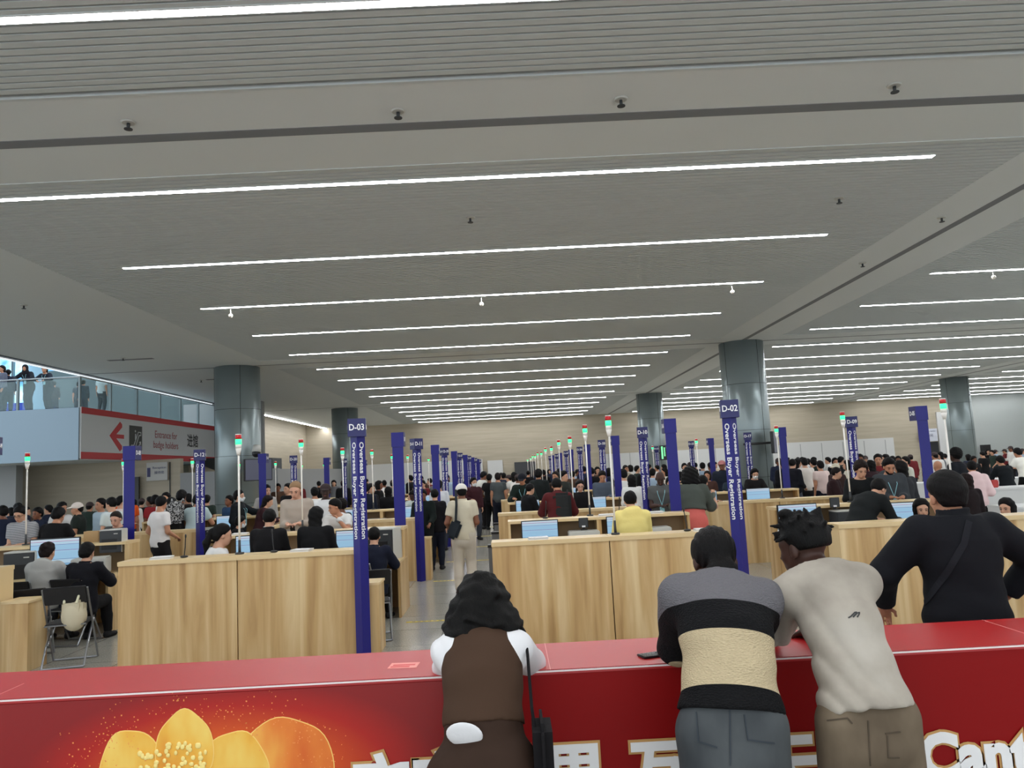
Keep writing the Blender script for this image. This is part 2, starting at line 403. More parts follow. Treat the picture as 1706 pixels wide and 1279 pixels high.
# small ceiling fittings
def sprinkler():
    e = empty('sprinkler')
    MB().cyl((0, 0, 0), (0, 0, -.012), .06, .05, 20).build('rosette', lgrey, e)
    MB().cyl((0, 0, -.012), (0, 0, -.06), .014, .014, 10).cyl((0, 0, -.06), (0, 0, -.066), .035, .035, 14).build('head', dgrey, e)
    return e
sprinkler = Stamp(sprinkler)
for i, (x, y) in enumerate([(-3.98, 8.02), (-1.02, 8.05), (1.45, 8.01), (4.48, 7.98), (-10.14, 16), (-.4, 11.73), (5.46, 11.65), (7.82, 12.91), (7.81, 15.89), (-11.66, 23.25), (-11.62, 29.15)]):
    where = ['leftmost on the near white band', 'second from the left on the near white band', 'third from the left on the near white band', 'rightmost on the near white band', 'on the plain ceiling above the balcony',
             'between the two nearest full light strips, central', 'between the two nearest full light strips, at the right', 'on the white beam right of the near slats', 'farther along the white beam right of the slats', 'on the plain ceiling left of the column', 'on the ceiling nearer the left column'][i]
    tag(sprinkler((x, y, H), scale=1.3), 'small grey sprinkler head, %s' % where, 'sprinkler', 'ceiling sprinklers')
def detector():
    e = empty('hanging_detector'); MB().cyl((0, 0, 0), (0, 0, -.12), .01, n=8).build('stem', lgrey, e); MB().sph((0, 0, -.15), (.05, .05, .05)).build('globe', mat('white globe', (225, 220, 210), .4), e); return e
detector = Stamp(detector)
for x, y, w in [(-6.19, 17.25, 'left end of the third light strip'), (-.42, 17.3, 'middle of the third light strip'), (5.41, 17.3, 'right end of the third light strip'), (11.4, 17.1, 'first light strip of the right bay')]:
    tag(detector((x, y, H-.03)), 'tiny white globe hanging by the %s' % w, 'detector', 'hanging white globes')
v = MB().box(-.7, .7, -.09, .09, -.01, 0); o = v.build('ceiling_vent', groove_m); o.location = (-11.6, 23.6, H); tag(o, 'slim slot vent in the plain ceiling above the sign', 'vent', 'slot vents')
v = MB().box(-.7, .7, -.09, .09, -.01, 0); o = v.build('ceiling_vent', groove_m); o.location = (-10.7, 29.1, H); tag(o, 'slim slot vent in the plain ceiling beside the left column', 'vent', 'slot vents')
# ------------------------------------------------------------------ registration counters
FH, BH = 1.14, 1.19
FY = [8.7, 14.3, 20.5, 26.8, 33.1, 39.4, 45.7]
BY = [11.65, 17.7, 24.0, 30.3, 36.6, 42.9, 49.2]
PX = {'L': -5.7, 'A': -1.68, 'B': 2.5, 'C': 6.42}
W = 1.33
def front_unit():
    e = empty('counter_unit')
    MB().box(.006, W-.006, 0, .03, 0, FH-.05).build('front_panel', wood, e)
    MB().box(0, W, -.015, .34, FH-.05, FH, .004).build('top_board', wood_top, e)
    for a in (.006, W-.036): MB().box(a, a+.03, .03, .33, 0, FH-.05).build('side_panel', wood_top, e)
    MB().box(.04, W-.04, .30, .33, 0, FH-.05).build('inner_panel', wood_in, e)
    return e
front_unit = Stamp(front_unit)
def back_unit():      # origin at its inner face; the outer panel is 0.45 beyond
    e = empty('desk_unit')
    MB().box(0, W, 0, .42, BH-.04, BH, .004).build('top_board', wood_top, e)
    for a in (0, W-.035): MB().prism([(.40, 0), (-.5, 0), (-.5, .73), (.02, .73), (.02, BH-.04), (.40, BH-.04)], a, a+.035, 'x').build('side_panel', wood, e)
    MB().box(.035, W-.035, .37, .40, 0, BH-.04).build('outer_panel', wood, e)
    MB().box(.035, W-.035, .30, .32, .76, BH-.04).build('inner_panel', wood_in, e)
    MB().box(0, W, -.52, .30, .73, .76, .003).build('desk_top', wood_top, e)
    d = MB().box(.05, .62, -.46, .25, .50, .68).build('drawer', wood, e)
    MB().box(.25, .42, -.475, -.46, .60, .62).build('handle', dgrey, d)
    return e
back_unit = Stamp(back_unit)
def low_return():
    e = empty('low_side_desk')
    MB().box(0, .32, 0, .02, 0, .74).box(.30, .32, .02, .36, 0, .74).build('panel', wood, e)
    MB().box(-.01, .33, -.005, .37, .74, .765).build('desk_top', wood_top, e)
    return e
low_return = Stamp(low_return)
ROWN = ['nearest', 'second', 'third', 'fourth', 'fifth', 'sixth', 'farthest']
COLN = {'L': 'far left', 'A': 'left of the aisle', 'B': 'right of the aisle', 'C': 'far right'}
nrows = {'L': 4, 'A': 7, 'B': 7, 'C': 5}
for c, px in PX.items():
    for r in range(nrows[c]):
        for h in (0, 1):
            x = px-.07-2*W + h*W
            o = front_unit((x, FY[r], 0))
            side = ['left', 'right'][h]
            tag(o, '%s half of the light oak counter front in the %s row, %s' % (side, ROWN[r], COLN[c]), 'counter', 'counter fronts')
            if r < 5:
                o = back_unit((x+.19, BY[r]-.4, 0))
                tag(o, '%s half of the oak staff desk behind the %s row counter, %s' % (side, ROWN[r], COLN[c]), 'desk', 'staff desks')
        if r < 3 and c in 'LA':
            o = low_return((px-.03-(.12 if c == 'A' else 0), FY[r]+.02, 0))
            tag(o, 'low oak side desk right of the %s row counter, %s' % (ROWN[r], COLN[c]), 'desk', 'low side desks')

# ------------------------------------------------------------------ blue posts
PH = 2.6
def shaft_mesh(apex):
    s = -1 if apex else 1
    m = MB().prism([(-.082, 0), (.082, 0), (0, s*.08)][::1], 0, PH-.22)
    return m
BODY = 'Overseas Buyer Registration'
def numbered_post(num, x, y, z, rot, label, hrot=0):
    e = empty('sign_post', (x, y, z), rot)
    sh = MB().prism([(-.08, .02), (.08, .02), (0, -.062)], 0, PH-z).build('shaft', blue, e)
    for s in (-1, 1):
        # face normal (s*.7,-.7)
        nx, ny = s*.716, -.698
        cx, cy = s*.04, -.021
        # letters run downwards, tops towards +x of the face
        tx = Vector((0, 0, -1)); nz = Vector((nx, ny, 0)); ty = nz.cross(tx)
        M = Matrix((tx, ty, nz)).transposed().to_euler()
        text('lettering', BODY, .083, white_txt, e, (cx+nx*.002, cy+ny*.002, 1.80-z), M, offset=.0018, width=1.12)
    hd = empty_box_header(e, num, hrot, z)
    tag(e, label, 'sign post', 'blue registration posts')
    return e
def empty_box_header(e, num, hrot, z, sides=('f', 'l', 'r')):
    hw = .1
    hd = MB().box(-hw, hw, -.07, .07, 0, .2).build('header_box', blue2, e, (0, -.02, PH-z-.2)); hd.rotation_euler.z = hrot
    if 'f' in sides: text('number_lettering', num, .098, white_txt, hd, (0, -.0715, .1), (math.pi/2, 0, 0), offset=.0018, width=.86)
    if 'r' in sides: text('number_lettering', num, .075, white_txt, hd, (hw+.0015, 0, .1), (math.pi/2, 0, math.pi/2), offset=.0015, width=.7)
    if 'l' in sides: text('number_lettering', num, .075, white_txt, hd, (-hw-.0015, 0, .1), (math.pi/2, 0, -math.pi/2), offset=.0015, width=.7)
    return hd
def blank_post(num, x, y, z, label, flag):
    e = empty('sign_post', (x, y, z))
    MB().prism([(-.085, -.02), (.085, -.02), (0, .065)], 0, PH-z).build('shaft', blue, e)
    hd = MB().box(-.095, .095, -.03, .17, 0, .22).build('header_box', blue, e, (0, 0, PH-z-.22))
    text('number_lettering', num, .095, white_txt, hd, (.097, .07, .11), (math.pi/2, 0, math.pi/2), offset=.0015, width=.75)
    text('number_lettering', num, .095, white_txt, hd, (-.097, .07, .11), (math.pi/2, 0, -math.pi/2), offset=.0015, width=.75)
    MB().box(.0951, .0955, -.03, .17, 0, .22).build('side_plate', blue2, hd); MB().box(-.0955, -.0951, -.03, .17, 0, .22).build('side_plate', blue2, hd)
    tag(e, label, 'sign post', 'blue registration posts')
base = {'L': 4, 'A': 3, 'B': 2, 'C': 1}
for c, px in PX.items():
    for r in range(nrows[c]):
        n = base[c]+8*r
        if r < 3: lb = 'blue post headed D-%02d with vertical Overseas Buyer Registration lettering' % n
        else: lb = 'small distant blue lettered post in the %s row, %s' % (ROWN[r], COLN[c])
        px2 = px+(.0 if c in 'LA' else .04)-(.1 if c == 'L' and r == 0 else 0)
        numbered_post('D-%02d' % n, px2, FY[r]-.08, 0, {'L': R(14), 'A': R(4), 'B': R(-6), 'C': R(-12)}[c], lb, {'L': R(2), 'A': R(3), 'B': R(-4), 'C': R(0)}[c] + (R(38) if (c == 'A' and r > 0) else 0))
        if r < 6:
            n2 = n+4
            lb = ('plain blue back of the post behind the %s row counter, %s' % (ROWN[r], COLN[c]))
            blank_post('D-%02d' % n2, px2+.0, BY[r]+.14, 0, lb, c in 'L')

# ------------------------------------------------------------------ signal towers
def tower():
    e = empty('signal_tower')
    MB().cyl((0, 0, 0), (0, 0, .02), .05, .05, 16).cyl((0, 0, .02), (0, 0, .16), .016, .014, 10).build('base', dgrey, e)
    MB().cyl((0, 0, .1), (0, 0, 1.15), .0115, .0115, 10).build('pole', pole_w, e)
    MB().cyl((0, 0, 1.13), (0, 0, 1.21), .018, .034, 16).cyl((0, 0, 1.21), (0, 0, 1.255), .034, .034, 16).build('white_section', pole_w, e)
    MB().cyl((0, 0, 1.255), (0, 0, 1.315), .035, .035, 16).build('green_lens', lens_g, e)
    MB().cyl((0, 0, 1.315), (0, 0, 1.365), .035, .035, 16).build('red_lens', lens_r, e)
    MB().cyl((0, 0, 1.365), (0, 0, 1.375), .035, .033, 16).build('cap', pole_w, e)
    return e
tower = Stamp(tower)
TX = {'L': -7.25, 'A': -3.12, 'B': 1.2, 'C': 5.15}
for c in PX:
    for r in range({'L': 4, 'A': 7, 'B': 7, 'C': 4}[c]):
        o = tower((TX[c], FY[r]+.2, FH)); tag(o, 'white signal pole with green lamp on the %s row counter front, %s' % (ROWN[r], COLN[c]), 'signal light', 'signal light poles')
        if r < 5 and not (c == 'C' and r == 3):
            dx = .0
            o = tower((TX[c]+dx, BY[r]-.05, BH)); tag(o, 'white signal pole with green lamp over the %s row staff desk, %s' % (ROWN[r], COLN[c]), 'signal light', 'signal light poles')

# floor tape
for i, y in enumerate([10.4, 14.1, 17.0, 20.0, 23.1, 26.6]):
    e = empty('floor_tape', (-.75, y, .001)); MB().box(-.7, .85 if i else .35, -.03, .03, 0, .002).build('tape', yellow, e)
    t = MB()
    for k in range(7): t.box(-.62+k*.07, -.58+k*.07, -.012, .012, .002, .003)
    t.build('printed_marks', black, e)
    tag(e, '%s strip of yellow floor tape across the aisle' % ['nearest', 'second', 'third', 'fourth', 'fifth', 'farthest'][i], 'floor tape', 'yellow floor tapes')
def bin_():
    e = empty('waste_bin'); MB().prism([(-.15, -.12), (.15, -.12), (.15, .12), (-.15, .12)], 0, .5).build('bucket', mat('grey bin', (108, 110, 114), .5), e); MB().box(-.16, .16, -.13, .13, .48, .53).build('rim', black, e); return e
bin_ = Stamp(bin_)
for y, lb in ((14.9, 'grey waste bin with black rim at the aisle side, nearest one'), (17.9, 'grey waste bin with black rim at the aisle side, middle one'), (20.8, 'grey waste bin with black rim at the aisle side, farthest one')):
    tag(bin_((-.30, y, 0)), lb, 'waste bin', 'aisle waste bins')

# ------------------------------------------------------------------ the red counter in front
YF, YK, RT = 3.33, 3.82, 1.1
e = empty('red_counter', (0, YF, 0))
MB().box(-6, 6, .0, YK-YF, RT-.02, RT, .003).build('top_board', red, e)
fp = MB().box(-6, 6, .004, .03, 0, RT-.02).build('front_panel', red_side, e)
MB().box(-6, 6, YK-YF-.03, YK-YF-.004, 0, RT-.02).build('back_panel', red_side, e)
MB().box(-6, 6, -.002, .004, RT-.010, RT-.003).build('edge_trim', edge_w, e)
MB().box(-2.235, -2.231, .01, .25, RT, RT+.0006).box(.135, .138, .0, YK-YF, RT, RT+.0006).box(2.28, 2.284, 0, YK-YF, RT, RT+.0006).build('seam', mat('pink seam', (225, 150, 145), .5), e)
tag(e, 'long red information counter with gold-edged white lettering, people leaning on it', 'counter')
rX = (math.pi/2, 0, 0)
chars = '广交世界互利天下'
xs = [-.60, -.33, -.06, .215, .575, .845, 1.10, 1.37]
for ch, x in zip(chars, xs):
    tops = .765
    text('lettering', ch, .27, white_txt, e, (x, -.006, tops-.115), rX, offset=.009, ext=.0015)
    text('lettering_outline', ch, .27, gold, e, (x, -.002, tops-.115), rX, offset=.019, ext=.001)
for body, x, z, sz in (('Canton Fair', 1.655, .66, .24), ):
    text('lettering', body, sz, white_txt, e, (x, -.006, z), rX, 'LEFT', offset=.011, ext=.0015)
    text('lettering_outline', body, sz, gold, e, (x, -.002, z), rX, 'LEFT', offset=.020, ext=.001)
# printed flower
glow = mat('printed orange glow', (214, 80, 20), .4)
N_, L_, b_ = nt(glow); tc = N_.new('ShaderNodeTexCoord'); mp = N_.new('ShaderNodeMapping'); gr = N_.new('ShaderNodeTexGradient'); gr.gradient_type = 'SPHERICAL'
mp.inputs['Scale'].default_value = (1.15, 1, 2.6); L_.new(tc.outputs['Object'], mp.inputs[0]); L_.new(mp.outputs[0], gr.inputs[0])
ramp(glow, gr.outputs['Fac'], [(0, (136, 6, 8)), (.25, (176, 24, 12)), (.55, (214, 84, 22)), (.8, (236, 130, 40))])
gp = MB().box(-1.0, .95, 0, .0012, -.4, .342).build('printed_glow', glow, fp, (-1.22, .0022, .735))
petal_m = mat('printed golden petal', (240, 180, 70), .4)
noise_color(petal_m, [(.3, (226, 140, 40)), (.5, (242, 184, 70)), (.7, (248, 214, 110))], 6, (1, 1, .5), 3, rand=True)
petal_o = mat('printed orange petal', (236, 130, 50), .4)
noise_color(petal_o, [(.3, (216, 90, 30)), (.5, (234, 130, 50)), (.7, (244, 172, 76))], 5, (1, 1, .4), 3)
rim_m = mat('printed bright rim', (252, 212, 120), .4)
def petal(cx, cz, w, h, m, dy, tip=.1, lean=0):
    pts = []
    for i in range(40):
        t = 2*math.pi*i/40; x = math.cos(t)*w*(1-.12*math.sin(t)); z = math.sin(t)*h
        z += .006*math.sin(5*t+cx*9)
        pts.append((cx+x*math.cos(lean)+z*math.sin(lean), cz-x*math.sin(lean)+z*math.cos(lean)))
    if m is not rim_m:
        petal(cx, cz, w+.004, h+.004, rim_m, dy-.0006, tip, lean)
    return MB().prism(pts, -.0012-dy, -.0002-dy, 'y').build('printed_petal', m, fp, (0, .0022, 0))
petal(-.98, .80, .20, .16, petal_o, 0, .0, .25)
petal(-1.2, .765, .145, .155, petal_m, .0012, .0, .1)
petal(-1.62, .78, .14, .17, petal_m, .0012, .0, -.2)
petal(-1.405, .865, .118, .150, petal_m, .0024, .0)
an = MB()
random.seed(3)
for i in range(90):
    x = -1.46+random.uniform(-.13, .15); z = .85+random.uniform(-.12, .05)-abs(x+1.44)*.25
    an.sph((x, -.004, z), (random.uniform(.007, .012),)*1+(.002,)+(random.uniform(.008, .012),), 10, 6)
an.build('printed_anthers', mat('printed cream dots', (250, 226, 140), .4), fp)
sp = MB()
for i in range(330):
    a = random.uniform(0, math.pi); rr_ = random.gauss(.42, .07); x = -1.36+rr_*1.25*math.cos(a); z = .72+rr_*.72*math.sin(a)
    s_ = random.uniform(.0008, .0028); sp.box(x-s_, x+s_, -.0003, .0005, z-s_, z+s_)
o = sp.build('printed_sparkle', mat('printed gold specks', (240, 150, 80), .4), fp); o['kind'] = 'stuff'

# ------------------------------------------------------------------ desk equipment
def monitor():
    e = empty('monitor')
    MB().box(-.27, .27, 0, .03, .1, .43, .005).build('casing', black, e)
    MB().box(-.257, .257, -.004, 0, .122, .418).build('screen', screen_m, e)
    MB().box(-.03, .03, .01, .04, .01, .2).box(-.11, .11, -.05, .12, 0, .012, .003).build('stand', black, e)
    return e
monitor = Stamp(monitor)
def printer():
    e = empty('printer')
    MB().box(-.21, .21, -.15, .17, 0, .22, .012).build('body', lgrey, e)
    MB().box(-.19, .19, -.165, -.15, .02, .17, .006).build('front_cover', dgrey, e)
    MB().box(.08, .15, -.168, -.165, .13, .142).build('badge', lgrey, e)
    MB().box(-.14, .14, -.2, -.15, .05, .06).build('paper_tray', black, e)
    return e
printer = Stamp(printer)
def big_printer():
    e = empty('card_printer')
    MB().box(-.2, .2, -.15, .2, 0, .42, .012).build('body', dgrey, e)
    MB().box(-.16, .12, -.158, -.15, .06, .26).build('front_door', black, e)
    MB().box(-.2, .2, -.15, .2, .42, .44, .004).box(.2, .21, -.15, .2, 0, .43).build('light_panel', lgrey, e)
    MB().box(.06, .13, -.16, -.15, .35, .365).build('badge', lgrey, e)
    return e
big_printer = Stamp(big_printer)
def tablet():
    e = empty('desk_camera_terminal')
    MB().box(-.07, .07, -.01, .01, .03, .17, .004).build('terminal_screen', black, e)
    MB().box(-.06, .06, -.012, -.01, .04, .16).build('display', dgrey, e)
    MB().box(-.02, .02, 0, .03, 0, .06).box(-.05, .05, -.04, .05, 0, .01).build('stand', black, e); MB().box(-.025, .025, -.0135, -.012, .035, .06).build('sticker', paper, e)
    return e
tablet = Stamp(tablet)
def booklets(n=5):
    e = empty('booklet_stack')
    for k in range(3):
        MB().box(-.11+k*.004, .11+k*.003, -.075, .075, k*.009, k*.009+.008).build('booklet', [paper, lgrey, paper][k], e)
    return e
booklets = Stamp(booklets)
def mic():
    e = empty('desk_microphone'); MB().sph((0, 0, .012), (.045, .035, .014)).build('base', black, e); MB().tube([(0, 0, .01), (.012, 0, .12), (.02, -.01, .22)], .006, 8).sph((.022, -.01, .24), (.01, .01, .025), 10, 6).build('gooseneck', black, e); return e
mic = Stamp(mic)
def bottle():
    e = empty('water_bottle'); g = mat('clear bottle', (215, 222, 226), .1, spec=.6, trans=.7)
    MB().cyl((0, 0, 0), (0, 0, .15), .033, .033, 16).cyl((0, 0, .15), (0, 0, .2), .033, .014, 16).build('body', g, e); MB().cyl((0, 0, .2), (0, 0, .22), .016, .016, 12).build('cap', pole_w, e); MB().cyl((0, 0, .07), (0, 0, .13), .0338, .0338, 16).build('sleeve', paper, e); return e
bottle = Stamp(bottle)
DZ = .76
eq = []
def dk(y): return y-.4
# booth B (right of the aisle), nearest row: monitors face the camera side
def put(st, x, y, z, rz, lb, cat, grp=None, sc_=1):
    return tag(st((x, y, z), rz, sc_), lb, cat, grp)
by = BY[0]-.4
put(monitor, .42, by-.02, DZ, R(2), 'lit monitor at the aisle end behind the nearest right counter', 'monitor', 'desk monitors')
put(monitor, 1.66, by-.02, DZ, R(-2), 'lit monitor partly hidden by the yellow hoodie', 'monitor', 'desk monitors')
put(printer, 1.05, by-.05, DZ+.02, 0, 'white and black printer below the ledge, left of the signal pole', 'printer', 'desk printers', 1.05)
put(tablet, 1.06, by-.0, DZ+.26, 0, 'small black camera terminal on top of the printer by the left monitor', 'terminal')
put(printer, 2.08, by-.05, DZ+.02, 0, 'white and black printer between the yellow hoodie and the coral dress', 'printer', 'desk printers', 1.05)
put(tablet, 1.98, by-.0, DZ+.26, 0, 'small black camera terminal on the printer beside the yellow hoodie', 'terminal')
# booth C
put(monitor, 4.18, by-.05, DZ, R(4), 'lit monitor with yellow sticker seen between the D-02 post and the dreadlocked hair', 'monitor', 'desk monitors', 1.1)
o = MB().box(-.03, .03, -.006, -.002, .095, .113).build('sticker', mat('yellow sticker', (220, 220, 60), .5)); o.location = (4.05, by-.05, DZ+.02); tag(o, 'yellow sticker below the lit monitor near the D-02 post', 'sticker')
put(monitor, 5.55, by-.45, DZ+.02, R(-6), 'lit monitor in front of the bending person in black', 'monitor', 'desk monitors', 1.0)
put(big_printer, 4.85, by-.1, DZ-.02, 0, 'dark card printer behind the dreadlocked hair, right of the monitor', 'printer', 'card printers', .85)
put(tablet, 4.72, by-.08, DZ+.37, 0, 'small camera terminal on the card printer right of the monitor', 'terminal')
put(bottle, 3.83, by-.25, DZ, 0, 'clear water bottle left of the monitor by the D-02 post', 'bottle')
# booth A
put(monitor, -3.72, by-.02, DZ, R(6), 'lit monitor right of the woman with the ponytail', 'monitor', 'desk monitors')
put(monitor, -2.28, by-.02, DZ, R(-3), 'lit monitor right of the long-haired staff member in black', 'monitor', 'desk monitors')
put(big_printer, -1.84, by-.08, DZ+.0, R(-14), 'dark and light card printer on the aisle end of the left desk', 'printer', 'card printers')
# booth L
put(monitor, -6.55, by-.1, DZ, R(8), 'lit monitor between the two seated staff at the left', 'monitor', 'desk monitors', 1.25)
put(big_printer, -7.0, by-.1, DZ-.06, R(12), 'dark card printer left of the seated woman in the grey hoodie', 'printer', 'card printers', 1.0)
put(printer, -5.95, by-.25, DZ+.02, R(14), 'black printer right of the seated man in a dark suit', 'printer', 'desk printers', 1.05)
o = big_printer((-5.85, by+.15, DZ+.28), R(10), .75); tag(o, 'bulky black printer on the ledge below the grey shirted man', 'printer')
# second row monitors
for c, xs_ in {'L': (-7.4, -6.3), 'A': (-3.6, -2.3), 'B': (.4, 1.9), 'C': (4.4, 5.6)}.items():
    for k, x in enumerate(xs_):
        put(monitor, x, BY[1]-.42, DZ+.05, 0, 'lit monitor at the %s side of the second row desk, %s' % (['left', 'right'][k], COLN[c]), 'monitor', 'desk monitors', 1.0)
    put(printer, xs_[0]+.6, BY[1]-.42, DZ+.02, 0, 'printer between the monitors of the second row desk, %s' % COLN[c], 'printer', 'desk printers')
for c, xs_ in {'A': (-3.6, -2.3), 'B': (.4, 1.9), 'C': (4.4, 5.6)}.items():
    for k, x in enumerate(xs_):
        put(monitor, x, BY[2]-.42, DZ+.1, 0, 'lit monitor at the %s side of the third row desk, %s' % (['left', 'right'][k], COLN[c]), 'monitor', 'desk monitors', 1.0)
# on the ledges
put(booklets, -3.98, FY[0]+.13, FH, R(5), 'stack of pale booklets on the left counter beside the microphone', 'booklets')
put(mic, -3.72, FY[0]+.12, FH, 0, 'black gooseneck microphone on the left counter by the ponytailed woman', 'microphone', 'gooseneck microphones')
put(booklets, -2.4, FY[0]+.16, FH, R(-9), 'stack of booklets on the left counter near the D-03 post', 'booklets')
put(mic, -2.72, FY[0]+.18, FH, R(180), 'black microphone on the left counter behind the two suits', 'microphone', 'gooseneck microphones')
put(booklets, .3, FY[0]+.12, FH, R(4), 'stack of booklets on the right counter below the aisle end monitor', 'booklets')
put(booklets, 2.2, FY[0]+.12, FH, R(-4), 'stack of booklets on the right counter beside the D-02 post', 'booklets')
put(mic, 2.02, FY[0]+.15, FH, R(200), 'black gooseneck microphone on the right counter left of D-02', 'microphone', 'gooseneck microphones')
put(mic, .52, BY[0]-.15, BH, R(0), 'black gooseneck microphone on the desk ledge above the aisle end monitor', 'microphone', 'gooseneck microphones')
put(booklets, 1.42, BY[0]-.2, BH, R(0), 'stack of booklets on the desk ledge near the backpacked visitor', 'booklets')
put(mic, 1.62, BY[0]-.15, BH, R(0), 'black gooseneck microphone on the desk ledge left of the yellow hoodie', 'microphone', 'gooseneck microphones')
put(booklets, 2.15, BY[0]-.2, BH, R(0), 'stack of booklets on the desk ledge beside the coral dress', 'booklets')
put(booklets, -6.95, BY[0]-.2, BH, R(8), 'pale papers on the left desk ledge by the striped polo shirt', 'papers')
put(booklets, -4.0+.0, BY[0]-.2, BH, R(8), 'booklets on the desk ledge before the bald man with a phone', 'booklets')

# phone and paper on the red counter
e = empty('smartphone', (.61, 3.47, RT), R(-72)); MB().box(-.037, .037, -.075, .075, .001, .009, .003).build('body', black, e); MB().box(-.03, .03, -.07, .07, .009, .0095).build('screen', mat('phone glass', (18, 18, 20), .05), e)
MB().cyl((-.018, .05, .0095), (-.018, .05, .011), .012, n=14).cyl((-.018, .02, .0095), (-.018, .02, .011), .01, n=14).build('camera_lens', dgrey, e)
tag(e, 'black smartphone lying on the red counter left of the striped sweater', 'phone')
e = empty('leaflet', (-.51, 3.53, RT+.0005), R(-4)); MB().box(-.065, .065, -.045, .05, 0, .001).build('sheet', mat('pink printed sheet', (236, 150, 140), .5), e); MB().box(-.055, .03, -.03, -.01, .001, .0014).box(-.05, .05, .0, .02, .001, .0014).build('printed_block', mat('red print', (215, 70, 70), .5), e)
tag(e, 'small pink printed leaflet on the red counter left of the woman', 'leaflet')

# ------------------------------------------------------------------ folding chairs
seatm = mat('black chair plastic', (30, 29, 31), .5)
def folding_chair():     # faces +Y, back towards -Y
    e = empty('folding_chair')
    for s in (-1, 1):
        MB().tube([(s*.215, -.20, .82), (s*.22, .0, .42), (s*.22, .22, .015)], .011, 8).build('front_leg', steel, e)
        MB().tube([(s*.2, .12, .45), (s*.2, -.10, .22), (s*.2, -.24, .015)], .011, 8).build('back_leg', steel, e)
    MB().tube([(-.2, -.24, .015), (.2, -.24, .015)], .011, 8).tube([(-.22, .22, .015), (.22, .22, .015)], .011, 8).build('floor_bar', steel, e)
    MB().box(-.2, .2, -.16, .2, .43, .455, .008).build('seat', seatm, e)
    MB().tube([(-.2, -.17, .435), (.2, -.17, .435)], .009, 6).build('seat_rim', steel, e)
    b = MB().box(-.205, .205, -.012, .012, -.1, .1, .006).build('backrest', seatm, e, (0, -.175, .745)); b.rotation_euler.x = R(22)
    return e
folding_chair = Stamp(folding_chair)
put(folding_chair, -5.1, 9.0, 0, R(14), 'empty black folding chair with a cream bag hung on it, front left gap', 'chair', 'black folding chairs', 1.06)
put(folding_chair, -6.42, 10.15, 0, R(8), 'black folding chair under the seated woman in the grey hoodie', 'chair', 'black folding chairs')
put(folding_chair, -5.72, 10.2, 0, R(-4), 'black folding chair under the seated man in dark suit at left', 'chair', 'black folding chairs')
put(folding_chair, -5.78, 9.35, 0, R(20), 'black folding chair half hidden behind the low desk at left', 'chair', 'black folding chairs')
put(folding_chair, -2.05, 10.35, 0, R(-8), 'folding chair under the seated person right of D-03', 'chair', 'black folding chairs')
put(folding_chair, -1.72, 9.5, 0, R(12), 'empty folding chair close behind the D-03 post', 'chair', 'black folding chairs')
for x, y, lb in ((-3.65, 10.15, 'folding chair of the ponytailed woman'), (-3.25, 10.1, 'folding chair of the suited staff member with white collar'), (-2.6, 10.1, 'folding chair of the long-haired staff member'), (1.55, 10.1, 'folding chair of the person in yellow hoodie')):
    put(folding_chair, x, y, 0, 0, lb+' behind the counter', 'chair', 'black folding chairs')
# ------------------------------------------------------------------ people: smooth bodies grown from a posed skeleton
V = lambda *a: np.array(a, float)
def nrm(v): return v/(np.linalg.norm(v)+1e-9)
def rcone(P, a, b, ra, rb):
    ab = b-a; t = np.clip(((P-a)@ab)/max(ab@ab, 1e-9), 0, 1)
    return np.linalg.norm(P-(a+t[:, None]*ab), axis=1)-(ra+(rb-ra)*t)
def ecap(P, a, b, lat, ra, rb):            # elliptical tube: ra/rb = (side, depth)
    ab = b-a; L2 = max(ab@ab, 1e-9); tr = ((P-a)@ab)/L2; t = np.clip(tr, 0, 1)
    q = P-(a+t[:, None]*ab); l = q@lat; w2 = np.maximum((q*q).sum(1)-l*l, 0)
    rx = ra[0]+(rb[0]-ra[0])*t; ry = ra[1]+(rb[1]-ra[1])*t
    return (np.sqrt((l/rx)**2+w2/ry**2)-1)*np.minimum(rx, ry)
def ell(P, c, r, Rm=None):
    q = P-c
    if Rm is not None: q = q@Rm
    k0 = np.sqrt(((q/r)**2).sum(1)); k1 = np.sqrt(((q/(np.array(r)**2))**2).sum(1))+1e-9
    return k0*(k0-1)/k1
def smin(a, b, k):
    h = np.clip(.5+.5*(b-a)/k, 0, 1); return b*(1-h)+a*h-k*h*(1-h)
def ev(P, prims, k):
    d = None
    for p in prims:
        f = {'c': rcone, 'l': ecap, 'e': ell}[p[0]](P, *p[1:])
        d = f if d is None else smin(d, f, k)
    return d
